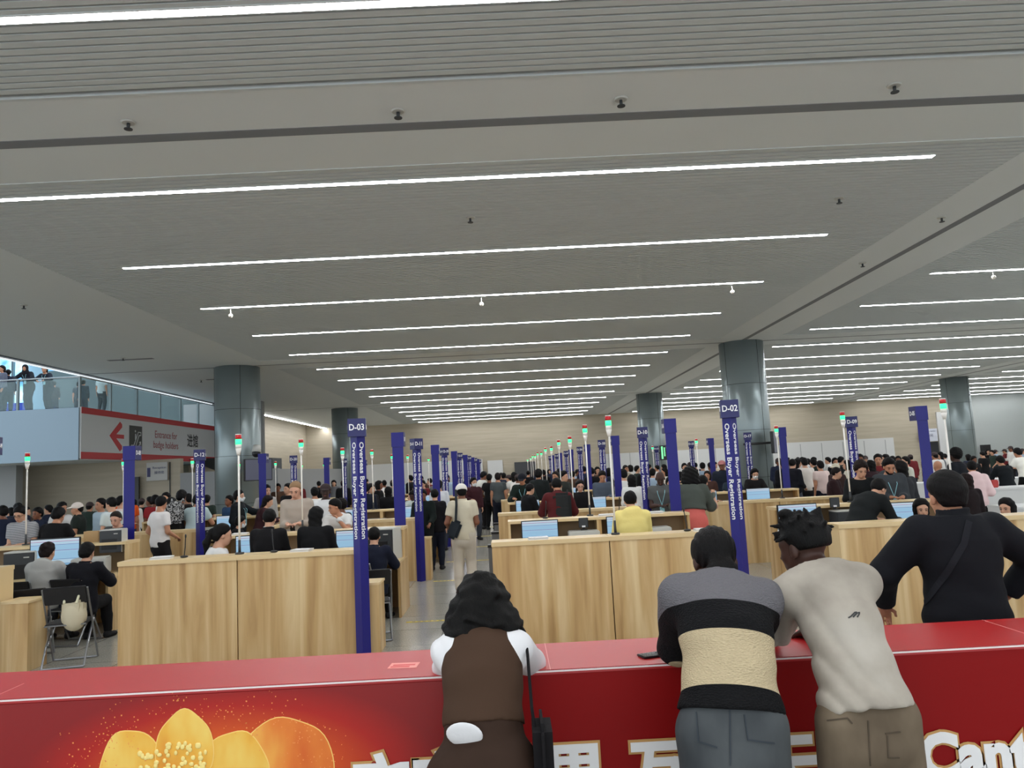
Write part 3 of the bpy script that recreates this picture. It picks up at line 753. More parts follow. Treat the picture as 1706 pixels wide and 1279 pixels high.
def surface_nets(fn, lo, hi, h, name):
    n = np.ceil((hi-lo)/h).astype(int)+1
    ax = [lo[i]+h*np.arange(n[i]) for i in range(3)]
    G = np.stack(np.meshgrid(*ax, indexing='ij'), -1).reshape(-1, 3)
    F = np.concatenate([fn(G[i:i+200000]) for i in range(0, len(G), 200000)]).reshape(n)
    ins = F < 0
    cells = {}
    c = [(i, j, k) for i in (0, 1) for j in (0, 1) for k in (0, 1)]
    sl = lambda A, o: A[o[0]:n[0]-1+o[0], o[1]:n[1]-1+o[1], o[2]:n[2]-1+o[2]]
    cnt = sum(sl(ins, o).astype(int) for o in c)
    act = (cnt > 0) & (cnt < 8)
    idx = -np.ones(act.shape, int); I = np.argwhere(act); idx[act] = np.arange(len(I))
    acc = np.zeros((len(I), 3)); num = np.zeros(len(I))
    for a in range(8):
        for b in range(a+1, 8):
            if sum(abs(c[a][q]-c[b][q]) for q in range(3)) != 1: continue
            fa = sl(F, c[a])[act]; fb = sl(F, c[b])[act]; m = (fa < 0) != (fb < 0)
            t = np.where(m, fa/np.where(m, fa-fb, 1), 0)
            p = np.array(c[a])+t[:, None]*(np.array(c[b])-np.array(c[a]))
            acc[m] += p[m]; num[m] += 1
    verts = lo+h*(I+acc/num[:, None])
    quads = []
    for d in range(3):
        e1, e2 = (d+1) % 3, (d+2) % 3
        s0 = [slice(0, None)]*3; s1 = [slice(0, None)]*3
        s0[d] = slice(0, n[d]-1); s1[d] = slice(1, n[d])
        A = ins[tuple(s0)]; B = ins[tuple(s1)]
        E = np.argwhere(A != B)
        E = E[(E[:, e1] > 0) & (E[:, e2] > 0) & (E[:, e1] < n[e1]-1) & (E[:, e2] < n[e2]-1)]
        if not len(E): continue
        fl = A[tuple(E.T)]
        q = []
        for o1, o2 in ((-1, -1), (0, -1), (0, 0), (-1, 0)):
            Z = E.copy(); Z[:, e1] += o1; Z[:, e2] += o2; q.append(idx[tuple(Z.T)])
        q = np.stack(q, 1); q[~fl] = q[~fl][:, ::-1]
        quads.append(q)
    Q = np.concatenate(quads)
    me = bpy.data.meshes.new(name)
    me.vertices.add(len(verts)); me.vertices.foreach_set('co', verts.ravel())
    me.loops.add(len(Q)*4); me.loops.foreach_set('vertex_index', Q.ravel().astype(np.int32))
    me.polygons.add(len(Q)); me.polygons.foreach_set('loop_start', np.arange(0, len(Q)*4, 4, dtype=np.int32)); me.polygons.foreach_set('loop_total', np.full(len(Q), 4, np.int32))
    me.polygons.foreach_set('use_smooth', np.ones(len(Q), bool))
    me.update(); me.validate()
    return me
def ik(a, c, l1, l2, pole):
    d = c-a; L = np.linalg.norm(d)
    if L > l1+l2-.004: c = a+d/L*(l1+l2-.004); L = l1+l2-.004
    if L < .12: L = .12; c = a+nrm(d)*L
    u = nrm(c-a); x = (l1*l1-l2*l2+L*L)/(2*L); h = math.sqrt(max(l1*l1-x*x, 0))
    p = pole-u*(pole@u)
    return a+u*x+nrm(p)*h, c
def skel(pelvis=(0, 0, .93), lean=0, side=0, twist=0, lean2=None, hands=((-.22, .03, .82), (.22, .03, .82)), feet=((-.1, -.02), (.1, .0)), head=(0, 0), neck=None,
         ep=((-.5, -1, -.2), (.5, -1, -.2)), kp=((0, 1, 0), (0, 1, 0)), sw=.163, ft=None, girth=1.0, fcurl=.45, hup=0, footz=(0, 0)):
    S = {'girth': girth, 'curl': fcurl}
    lean2 = lean*1.25 if lean2 is None else lean2
    p = V(*pelvis)
    def dr(a): return nrm(V(math.sin(R(side)), math.sin(R(a))*math.cos(R(side)), math.cos(R(a))*math.cos(R(side))))
    s1 = dr(lean*.8); s2 = dr(lean2)
    ch = p+s1*.27; nb = ch+s2*.24
    hx = V(1, 0, 0); lt = V(math.cos(R(twist)), -math.sin(R(twist)), 0); lt = nrm(lt-s2*(lt@s2))
    S['p'], S['ch'], S['nb'], S['s1'], S['s2'], S['lat'], S['hx'] = p, ch, nb, s1, s2, lt, hx
    na = lean2*.7 if neck is None else neck
    nd = dr(na)
    hy, hp = head                       # yaw (deg, + turns to its left), pitch (deg, + looks down)
    f = V(-math.sin(R(hy)), math.cos(R(hy)), 0); f = nrm(f*math.cos(R(hp))-V(0, 0, 1)*math.sin(R(hp)))
    rt = nrm(np.cross(f, V(0, 0, 1))); up = np.cross(rt, f)
    hc = nb+nd*.115+up*(.038+hup)+f*.03
    S['hc'] = hc; S['hR'] = np.stack([rt, f, up], 1)
    S['arms'] = []; S['legs'] = []
    for i, s in enumerate((-1, 1)):
        sh = nb-s2*.055+lt*s*sw
        el, wr = ik(sh, V(*hands[i]), .285, .25, V(*ep[i]))
        S['arms'].append((sh, el, wr, s))
        hip = p+hx*s*.088-V(0, 0, .02)
        kn, an = ik(hip, V(feet[i][0], feet[i][1], .085+footz[i]), .43, .42, V(*kp[i]))
        fd = V(feet[i][2], 1, 0) if len(feet[i]) > 2 else V(s*.12, 1, 0)
        S['legs'].append((hip, kn, an, nrm(fd)))
    return S
def torso(S, inf=0, flare=0, bulk=1.0):
    g = S['girth']*bulk; p, s1, s2, ch, nb, lt, hx = S['p'], S['s1'], S['s2'], S['ch'], S['nb'], S['lat'], S['hx']
    st = [(p-s1*.10, (.150*g+flare, .105*g+flare*.8), hx), (p+s1*.03, (.155*g+flare*.6, .112*g+flare*.5), hx), (p+s1*.16, (.135*g+flare*.3, .100*g+flare*.3), hx), (ch+s2*.04, (.148*g, .112*g), lt), (ch+s2*.14, (.152*g, .108*g), lt), (nb-s2*.035, (.115, .070), lt), (nb+s2*.012, (.058, .052), lt)]
    out = []
    for (a, ra, la), (b, rb, lb) in zip(st, st[1:]):
        out.append(('l', a, b, nrm((la+lb)/2), (ra[0]+inf, ra[1]+inf), (rb[0]+inf, rb[1]+inf)))
    return out
def arm(S, i, inf=0, w=1.0):
    sh, el, wr, s = S['arms'][i]; g = .5+.5*S['girth']
    return [('c', sh, el, .056*g*w+inf, .042*g*w+inf), ('c', el, wr, .042*g*w+inf, .029*w+inf*.8)]
def leg(S, i, inf=0, w=1.0):
    hip, kn, an, fd = S['legs'][i]; g = .5+.5*S['girth']
    return [('c', hip, kn, .086*g*w+inf, .058*w+inf), ('c', kn, (kn+an)/2+nrm(V(0, -.04, 0))*.01, .058*w+inf, .052*w+inf), ('c', (kn+an)/2, an, .052*w+inf, .036*w+inf)]
def footp(S, i, inf=0):
    hip, kn, an, fd = S['legs'][i]; lat = V(fd[1], -fd[0], 0); z = V(0, 0, 1)
    a = an-z*.045-fd*.03; b = an-z*.055+fd*.13
    return [('l', a, b, lat, (.036+inf, .036+inf), (.042+inf, .026+inf)), ('c', an, a, .037+inf, .036+inf)]
def handp(S, i, h):
    sh, el, wr, s = S['arms'][i]; d = nrm(wr-el); up = V(0, 0, 1)
    lat = nrm(np.cross(d, up) if abs(d@up) < .9 else np.cross(d, V(0, 1, 0)) if False else (np.cross(d, up) if abs(d@up) < .9 else V(0, 1, 0)-d*d[1]))
    n = nrm(np.cross(lat, d))          # back of the hand
    rf = max(.0085, h*.5); cu = S['curl']
    out = [('l', wr, wr+d*.075, lat, (.028, .018), (.038, .015))]
    for q, (o, L) in enumerate(((-.030, .068), (-.010, .078), (.010, .072), (.029, .056))):
        o *= -s if True else 1
        a = wr+d*.078+lat*o; b = a+nrm(d*math.cos(cu)-n*math.sin(cu))*L*.5; c2 = b+nrm(d*math.cos(cu*2.4)-n*math.sin(cu*2.4))*L*.5
        out += [('c', a, b, rf, rf*.95), ('c', b, c2, rf*.95, rf*.8)]
    # thumb leaves the side of the palm near its base
    sd = lat*s*(-1)
    a = wr+d*.022+sd*.024; b = a+nrm(d*.75+sd*.8-n*.25)*.038; c2 = b+nrm(d*.95+sd*.2-n*.35)*.032
    out += [('c', a, b, rf*1.25, rf*1.1), ('c', b, c2, rf*1.1, rf*.85)]
    return out
HEAD = [('e', V(0, -.012, .032), (.074, .094, .086)), ('e', V(0, .02, -.045), (.058, .066, .066)), ('e', V(0, .05, -.08), (.034, .034, .028)), ('e', V(0, .062, .02), (.056, .024, .026)),
        ('e', V(-.034, .068, -.028), (.02, .016, .018)), ('e', V(.034, .068, -.028), (.02, .016, .018)), ('e', V(0, .078, -.062), (.024, .014, .012))]
NOSE = [('c', V(0, .086, .006), V(0, .104, -.03), .009, .014)]
EARS = [('e', V(-.077, -.008, -.012), (.011, .02, .031)), ('e', V(.077, -.008, -.012), (.011, .02, .031))]
def headf(P, S, inf=0):
    q = (P-S['hc'])@S['hR']
    d = ev(q, HEAD, .025); d = smin(d, ev(q, NOSE, .01), .012); d = smin(d, ev(q, EARS, .01), .008)
    # eye sockets
    for s in (-1, 1):
        e = ell(q, V(s*.03, .092, .004), (.017, .014, .011)); d = -smin(-d, e, .012) if False else np.maximum(d, -e)*1.0
    return d
def bbox(S, pad=.26):
    pts = [S['p'], S['nb'], S['hc']]
    for a in S['arms']: pts += a[:3]
    for l in S['legs']: pts += l[:3]
    A = np.array(pts); lo = A.min(0)-pad*np.array([1, 1, .8]); hi = A.max(0)+pad*np.array([1, 1, .8]); lo[2] = max(lo[2], -.03); return lo, hi
def wr(P, amp, sc=1.0):                # soft cloth folds
    if amp >= .005:
        x, y, z = P[:, 0], P[:, 1], P[:, 2]; u = z*1.0+x*.55; v = x-.5*z
        return amp*(1-np.abs(np.sin(26*u+3*np.sin(9*v+2*y)+2.1*np.sin(5*x+7*z))))*np.clip(.5+np.sin(8*v+6*z+1), 0, 1.2)*1.3-amp*.4
    x, y, z = P[:, 0]*sc, P[:, 1]*sc, P[:, 2]*sc
    return amp*(np.sin(17*x+9*np.sin(6*z)+5*y)*.5+np.sin(23*z+11*x+4*np.sin(9*y+5*x))*.5+.6*np.sin(41*z-19*x+13*y)*np.sin(7*x+9*z))
def body_mesh(S, h):
    neck = [('c', S['nb']-S['s2']*.02, S['hc']-S['hR'][:, 2]*.05-S['hR'][:, 1]*.02, .054, .050)]
    def fn(P):
        d = ev(P, torso(S), .03)
        for i in (0, 1):
            d = smin(d, ev(P, arm(S, i), .02), .035); d = smin(d, ev(P, leg(S, i)+footp(S, i), .02), .03)
            d = smin(d, ev(P, handp(S, i, h), .006), .012)
        d = smin(d, ev(P, neck, .02), .03)
        return smin(d, headf(P, S), .018)
    lo, hi = bbox(S); return surface_nets(fn, lo, hi, h, 'person')
def clip(P, d, pt, n): return np.maximum(d, (P-pt)@n)
def top_mesh(S, kind, h, amp=.003):
    inf = {'fgtee': .028, 'fgsweater': .032, 'fgshirt': .020, 'fgvest': .026, 'tee': .020, 'long': .020, 'suit': .028, 'jacket': .034, 'hoodie': .036, 'sweater': .036, 'bigtee': .036, 'vest': .022, 'polo': .020, 'blouse': .024, 'shawl': .04}[kind]
    sl = {'fgtee': 1.12, 'fgvest': 0, 'tee': .62, 'polo': .62, 'bigtee': 1.12, 'vest': 0}.get(kind, 1.93)
    fl = {'fgtee': .02, 'fgvest': .03, 'tee': .012, 'vest': .022, 'bigtee': .03, 'suit': .016, 'shawl': .05}.get(kind, .010)
    hem = {'fgtee': -.01, 'fgsweater': -.04, 'fgshirt': -.18, 'fgvest': -.155, 'suit': .13, 'bigtee': .14, 'vest': .06, 'shawl': -.16, 'hoodie': .07, 'sweater': .09}.get(kind, .08)
    inf = max(inf, h*1.0)
    p, s1, s2, nb = S['p'], S['s1'], S['s2'], S['nb']
    def fn(P):
        d = ev(P, torso(S, inf, fl), .04)
        d = clip(P, d, nb+s2*(.012 if kind in ('tee', 'polo', 'long', 'blouse', 'suit') else .022), s2)
        d = clip(P, d, p-s1*hem, -s1)
        if sl:
            for i in (0, 1):
                sh, el, w, s = S['arms'][i]; a = ev(P, arm(S, i, inf*.75, 1.06 if kind in ('tee', 'polo', 'long', 'blouse') else 1.15), .03)
                if kind in ('bigtee', 'fgtee'): a = np.minimum(a, rcone(P, sh, el, .056+inf*.4, .074))
                if sl <= 1: c = sh+(el-sh)*sl; n = nrm(el-sh)
                else: c = el+(w-el)*(sl-1); n = nrm(w-el)
                a = clip(P, a, c, n); d = smin(d, a, .03)
        if kind in ('hoodie',):
            d = smin(d, ell(P, nb-S['s2']*.0-V(0, .075, 0)+V(0, 0, .0), (.13, .07, .09)), .04)
        if kind in ('suit', 'jacket', 'polo'):
            q = P-(nb+s2*.012); t = np.abs(q@s2); rr = np.sqrt(np.maximum((q*q).sum(1)-(q@s2)**2, 0)); d = smin(d, np.maximum(np.abs(rr-.066)-.012, t-(.045 if kind == 'jacket' else .03)), .012)
        return d+wr(P, amp)
    lo, hi = bbox(S, .25); return surface_nets(fn, lo, hi, h, kind)
def bottom_mesh(S, kind, h, amp=.003):
    inf = max({'trousers': .016, 'wide': .03, 'shorts': .022, 'skirt': .03, 'jeans': .02}[kind], h*.9)
    p, s1 = S['p'], S['s1']
    def fn(P):
        d = clip(P, ev(P, torso(S, inf), .03), p+s1*.165, s1)
        for i in (0, 1):
            hip, kn, an, fd = S['legs'][i]
            if kind == 'wide': l = [('c', hip, kn, .10+inf, .085+inf), ('c', kn, an, .085+inf, .08+inf)]
            else: l = leg(S, i, inf, 1.05)
            a = ev(P, l, .02)
            if kind == 'shorts': a = clip(P, a, kn+(hip-kn)*.05, nrm(kn-hip))
            elif kind == 'skirt': a = clip(P, a, kn+(an-kn)*.25, nrm(an-kn))
            else: a = clip(P, a, an, nrm(an-kn))
            d = smin(d, a, .035)
        if kind == 'skirt':
            k0 = (S['legs'][0][1]+S['legs'][1][1])/2
            d = smin(d, clip(P, ev(P, [('l', p, k0-nrm(p-k0)*.1, V(1, 0, 0), (.16+inf, .12+inf), (.22, .19))], .03), k0, nrm(k0-p)), .03)
        return d+wr(P, amp, .8)
    lo, hi = bbox(S, .25); hi[2] = min(hi[2], p[2]+.22); return surface_nets(fn, lo, hi, h, kind)
def shoe_mesh(S, h):
    def fn(P):
        d = None
        for i in (0, 1):
            a = ev(P, footp(S, i, max(.008, h*.6)), .02); a = np.maximum(a, P[:, 2]-(S['legs'][i][2][2]+.02)); a = np.maximum(a, -(P[:, 2]-(S['legs'][i][2][2]-.085)))
            d = a if d is None else np.minimum(d, a)
        return d
    A = np.array([l[2] for l in S['legs']]); lo = A.min(0)-.22; hi = A.max(0)+.22; return surface_nets(fn, lo, hi, h, 'shoes')
# hair, in head space: x right, y forward, z up
def hair_mesh(kind, h):
    def shell(P, t, front=.05, nape=-.075, puff=(1, 1, 1)):
        cut0 = np.maximum((P[:, 1]-front)*.75-(P[:, 2]-.052)*.65, -(P[:, 2]-nape))
        d = ell(P, V(0, -.016, .036), (.0775*puff[0], .0975*puff[1], .0885*puff[2]))
        d = smin(d, ell(P, V(0, -.055, -.02), (.066, .05, .07)), .03)
        d = d-.003-t*np.clip(-cut0/.045, .12, 1)
        cut = np.maximum((P[:, 1]-front)*.75-(P[:, 2]-.052)*.65, -(P[:, 2]-nape))
        side = np.maximum(np.minimum(P[:, 1]-.0, .0-P[:, 2]+.0), -1)      # clear of the ears
        ear = ell(P, V(0, .0, -.03), (.2, .03, .035)) if kind in ('short', 'fade', 'bun', 'pony', 'buzz') else None
        d = smax(d, cut, .01)
        if ear is not None: d = np.maximum(d, -ear)
        return d
    def smax(a, b, k): return -smin(-a, -b, k)
    def nz(P, a, f): return a*(np.sin(P[:, 0]*f)*np.sin(P[:, 1]*f*1.1+1)+np.sin(P[:, 2]*f*1.3+2+P[:, 0]*f*.7))
    def curls(P):
        rng = np.random.RandomState(4); o = 0
        Q = P+.012*np.sin(P[:, [1, 2, 0]]*48+1.3)
        for i in range(10):
            k = nrm(rng.normal(0, 1, 3))*rng.uniform(50, 130); o = o+np.sin(Q@k+rng.uniform(0, 6))
        return .0027*o
    def fn(P):
        if kind == 'short': return shell(P, .016, puff=(1, 1, 1.06))+nz(P, .002, 90)
        if kind == 'buzz': return shell(P, .006, front=.04)
        if kind == 'fade': return smin(shell(P, .006, front=.035, nape=-.055), smax(shell(P, .015, front=.06, puff=(.985, 1, 1.05)), -(P[:, 2]-.02-P[:, 1]*.1), .04), .02)+nz(P, .0008, 120)
        if kind == 'neat': return smax(ell(P, V(0, -.014, .036), (.088, .108, .105)), np.maximum((P[:, 1]-.055)*.75-(P[:, 2]-.05)*.65, -(P[:, 2]+.075)), .01)+nz(P, .0015, 80)
        if kind == 'bob': return smin(shell(P, .02, front=.05), smax(ell(P, V(0, -.035, -.04), (.098, .085, .125)), np.maximum(P[:, 1]-.035, -(P[:, 2]+.13)), .02), .03)+nz(P, .0025, 70)
        if kind == 'long': return smin(shell(P, .018, front=.05), smax(ecap(P, V(0, -.05, .03), V(0, -.085, -.30), V(1, 0, 0), (.09, .07), (.10, .035)), P[:, 1]-.025, .02), .03)+nz(P, .003, 60)
        if kind == 'pony': return np.minimum(shell(P, .01), smin(ell(P, V(0, -.12, .04), (.03, .03, .03)), ev(P, [('c', V(0, -.13, .03), V(.0, -.16, -.1), .03, .038), ('c', V(0, -.16, -.1), V(0, -.13, -.30), .038, .012)], .03), .02))+nz(P, .002, 80)
        if kind == 'bun': return smin(shell(P, .012), ell(P, V(0, -.115, .06), (.045, .04, .045)), .012)+nz(P, .003, 80)
        if kind == 'afro': return smax(ell(P, V(0, -.02, .045), (.105, .12, .125)), (P[:, 1]-.05)*.8-(P[:, 2]-.05)*.6, .02)+nz(P, .004, 110)
        if kind == 'bigcurl': return smax(smin(ell(P, V(0, -.03, .03), (.125, .125, .13)), ell(P, V(0, -.05, -.08), (.14, .10, .12)), .05), (P[:, 1]-.045)*.85-(P[:, 2]-.055)*.5, .02)+nz(P, .006, 75)
        if kind == 'cap':
            d = ell(P, V(0, -.012, .04), (.094, .112, .094)); d = np.maximum(d, -(P[:, 2]-.012-P[:, 1]*.18))
            b = np.maximum(ell(P, V(0, .10, .04), (.07, .085, .014)), -(P[:, 1]-.05)); return np.minimum(d, b)
        if kind == 'wavy':
            return smax(smin(ell(P, V(0, -.025, .035), (.105, .125, .115)), ell(P, V(0, -.075, -.12), (.168, .105, .165)), .07), (P[:, 1]-.045)*.85-(P[:, 2]-.055)*.5, .02)+curls(P)
        if kind == 'cornrow':
            d = smax(ell(P, V(0, -.014, .034), (.087, .11, .10)), np.maximum((P[:, 1]-.05)*.75-(P[:, 2]-.05)*.65, -(P[:, 2]+.07)), .01)
            return smin(d, ell(P, V(0, -.09, -.07), (.06, .035, .045)), .03)+.0035*np.cos(P[:, 0]*300/(1+2*np.abs(P[:, 2]-.03)))
        if kind == 'dreads':
            d = shell(P, .006, front=.045, nape=-.012); rng = np.random.RandomState(5)
            for i in range(90):
                a = rng.uniform(0, 2*math.pi); e = math.acos(rng.uniform(.12, 1)); n = V(math.sin(e)*math.cos(a), math.sin(e)*math.sin(a), math.cos(e))
                if n[1] > .75: continue
                b = V(0, -.014, .036)+n*V(.078, .097, .088)*.98; c = b+(n*.6+rng.normal(0, .5, 3))*.026+V(0, 0, -.004)
                d = smin(d, rcone(P, b, c, .012, .008), .004)
            d = smin(d, ell(P, V(-.03, .02, .14), (.028, .03, .02)), .01)
            return d
        if kind == 'hijab':
            d = smin(ell(P, V(0, -.015, .03), (.092, .11, .1)), ecap(P, V(0, -.01, -.03), V(0, .0, -.17), V(1, 0, 0), (.085, .085), (.13, .10)), .04)
            return np.maximum(d, -ell(P, V(0, .11, -.02), (.058, .08, .078)))
        return shell(P, .012)
    return surface_nets(fn, V(-.22, -.25, -.40 if kind in ('long', 'pony') else -.24), V(.22, .24, .24), h, kind)
HC = {}
def hair(kind, h):
    if (kind, h) not in HC: HC[(kind, h)] = hair_mesh(kind, h)
    return HC[(kind, h)]
def face_mesh(which):
    m = MB()
    if which == 'eyes':
        for s in (-1, 1):
            m.sph((s*.031, .083, .004), (.0125, .006, .0065), 10, 6); m.tube([(s*.016, .0895, .024), (s*.032, .0885, .030), (s*.049, .078, .024)], .0042, 6)
    if which == 'mouth': m.sph((0, .0925, -.062), (.022, .006, .006), 12, 6)
    if which == 'glasses':
        for s in (-1, 1):
            m.tube([(s*.03+.024*math.cos(t), .098, .003+.018*math.sin(t)) for t in [2*math.pi*i/12 for i in range(13)]], .002, 5); m.tube([(s*.054, .098, .006), (s*.08, .0, .008)], .002, 5)
        m.tube([(-.006, .1, .006), (.006, .1, .006)], .002, 5)
    if which == 'beard':
        return surface_nets(lambda P: np.maximum(np.maximum(ev(P, [(p[0], p[1], tuple(np.array(p[2])+.006)) for p in HEAD[1:3]], .02), P[:, 2]+.045), -(P[:, 1]-.015)), V(-.12, -.1, -.15), V(.12, .14, .0), .006, 'beard')
    if which == 'mask':
        return surface_nets(lambda P: np.maximum(np.maximum(smin(ev(P, [(p[0], p[1], tuple(np.array(p[2])+.008)) for p in HEAD[1:3]], .02), ell(P, V(0, .09, -.03), (.03, .03, .04)), .02), np.maximum(P[:, 2]+.012, -(P[:, 2]+.105))), -(P[:, 1]-.02)), V(-.12, -.1, -.16), V(.12, .16, .02), .006, 'mask')
    bmesh.ops.recalc_face_normals(m.bm, faces=m.bm.faces); me = bpy.data.meshes.new(which); m.bm.to_mesh(me); m.bm.free(); return me
FC = {}
def face(which):
    if which not in FC: FC[which] = face_mesh(which)
    return FC[which]
POSES = {
    'fgwoman': dict(hup=-.015, pelvis=(-.01, .05, .86), lean=32, lean2=46, hands=((-.03, .76, 1.14), (.05, .76, 1.14)), ep=((-.7, -.1, -.45), (.7, -.1, -.45)), head=(4, 22), neck=40, sw=.135, girth=.80, feet=((-.1, -.08), (.1, -.02))),
    'fgmanstripe': dict(hup=-.032, pelvis=(-.085, 0, .925), lean=26, lean2=42, side=7, hands=((-.09, .64, 1.075), (.05, .64, 1.075)), ep=((-.3, -.2, -.8), (.3, -.2, -.8)), head=(0, 30), neck=36, sw=.152, girth=.87, feet=((-.18, -.1), (.06, -.12))),
    'fgmantee': dict(hup=-.032, pelvis=(-.02, 0, .93), lean=24, lean2=38, side=-3, hands=((-.12, .66, 1.07), (.04, .66, 1.07)), ep=((-.4, -.2, -.8), (.15, -.3, -.9)), head=(34, 12), neck=30, sw=.136, girth=.70, feet=((-.12, -.1), (.14, -.05)), twist=4),
    'fgjacket': dict(hup=-.032, pelvis=(0, 0, .93), lean=2, lean2=4, hands=((-.30, .26, .98), (.30, .14, 1.02)), ep=((-1, -.25, -.1), (1, -.35, .25)), head=(0, 6), neck=8, sw=.185, girth=1.06),
    'chinleft': dict(pelvis=(0, -.12, .9), lean=26, hands=((-.06, .30, 1.30), (.14, .38, 1.15)), ep=((-.5, .3, -1), (.5, -.3, -1)), head=(-55, 14), neck=16),
    'point': dict(hands=((-.1, .5, 1.25), (.2, .1, .9)), head=(0, 2), ep=((-.5, -1, -.4), (.5, -1, -.2))),
    'standstaff': dict(pelvis=(0, 0, .93), lean=6, hands=((-.15, .36, 1.0), (.15, .36, 1.0)), head=(0, 12), neck=10),
    'stand': dict(),
    'stand2': dict(hands=((-.20, .1, .86), (.16, .24, 1.12)), feet=((-.1, .02), (.12, -.05)), head=(8, 6)),
    'phone': dict(hands=((-.09, .27, 1.12), (.07, .27, 1.12)), head=(0, 24), lean=3, neck=10),
    'counter': dict(pelvis=(0, -.08, .92), lean=14, hands=((-.16, .36, 1.15), (.16, .36, 1.15)), head=(0, 22), neck=14),
    'counterside': dict(pelvis=(0, -.08, .92), lean=16, hands=((-.18, .36, 1.15), (.12, .40, 1.15)), head=(35, 12), neck=12),
    'chin': dict(pelvis=(0, -.12, .9), lean=26, hands=((-.14, .38, 1.15), (.06, .30, 1.30)), ep=((-.5, -.3, -1), (.5, .3, -1)), head=(55, 14), neck=16),
    'crossed': dict(hands=((.06, .2, 1.12), (-.06, .22, 1.16)), head=(-10, 4)),
    'walk': dict(hands=((-.24, .12, .84), (.24, -.12, .84)), feet=((-.08, .22), (.08, -.2)), pelvis=(0, 0, .90), head=(0, 8)),
    'bag': dict(hands=((-.2, .12, .95), (.14, .22, 1.0)), feet=((-.1, -.03), (.11, .02)), head=(12, 10)),
    'bend': dict(pelvis=(0, -.1, .93), lean=42, hands=((-.15, .5, 1.0), (.15, .5, 1.0)), head=(0, 40), neck=48),
    'rail': dict(pelvis=(0, -.12, .92), lean=22, hands=((-.12, .34, 1.1), (.12, .34, 1.1)), ep=((-1, 0, -.3), (1, 0, -.3)), head=(10, 10), neck=14, feet=((-.1, -.1), (.16, -.3))),
    'sit': dict(pelvis=(0, -.02, .53), lean=7, hands=((-.15, .42, .82), (.15, .42, .82)), feet=((-.13, .36), (.13, .40)), head=(0, 10), neck=8),
    'sitturn': dict(pelvis=(0, -.02, .53), lean=5, twist=-12, hands=((-.15, .40, .82), (.22, .36, .82)), feet=((-.13, .36), (.13, .40)), head=(-72, 4), neck=6),
    'sithood': dict(pelvis=(0, -.02, .53), lean=14, hands=((-.15, .42, .82), (.15, .42, .82)), feet=((-.16, .2), (.16, .3)), head=(-30, 14), neck=14),
}
SK = {}; PM = {}
def pose(name):
    if name not in SK: SK[name] = skel(**POSES[name])
    return SK[name]
def pmesh(what, posename, kind, h):
    k = (what, posename, kind, h)
    if k not in PM:
        S = pose(posename)
        PM[k] = body_mesh(S, h) if what == 'body' else top_mesh(S, kind, h) if what == 'top' else bottom_mesh(S, kind, h) if what == 'bottom' else shoe_mesh(S, h)
    return PM[k]
SKIN = {'fair': (214, 164, 140), 'tan': (190, 136, 106), 'brown': (128, 82, 60), 'dark': (66, 42, 34), 'asian': (206, 158, 130)}
def cloth(rgb, key=''):
    n = 'cloth %d %d %d%s' % (*rgb, key)
    if n not in MC:
        m = mat(n, rgb, .85, spec=.2); noise_bump(m, 14, .35, .012)
    return MC[n]
def hairmat(rgb):
    n = 'hair %d %d %d' % rgb
    if n not in MC:
        m = mat(n, tuple(int(c*.5) for c in rgb) if max(rgb) < 90 else rgb, .62, spec=.18); noise_bump(m, 40, .7, .006, (5, 5, .7), 5)
    return MC[n]
def put_mat(o, m):
    if not len(o.data.materials): o.data.materials.append(None)
    o.material_slots[0].link = 'OBJECT'; o.material_slots[0].material = m
def child(name, me, parent, m, loc=None, rot=None):
    o = bpy.data.objects.new(name, me); C.objects.link(o); o.parent = parent
    if loc is not None: o.matrix_local = Matrix.Translation(loc) @ rot
    put_mat(o, m); return o
BLK = (20, 20, 22); NAVY = (26, 30, 44); WHT = (222, 222, 220); GRY = (110, 112, 114); HB = (18, 15, 14)
TOPN = {'fgtee': 'tshirt', 'fgsweater': 'sweater', 'fgvest': 'vest', 'tee': 'tshirt', 'long': 'shirt', 'suit': 'suit_jacket', 'jacket': 'jacket', 'hoodie': 'hoodie', 'sweater': 'sweater', 'bigtee': 'tshirt', 'vest': 'vest', 'polo': 'polo_shirt', 'blouse': 'blouse', 'shawl': 'shawl'}
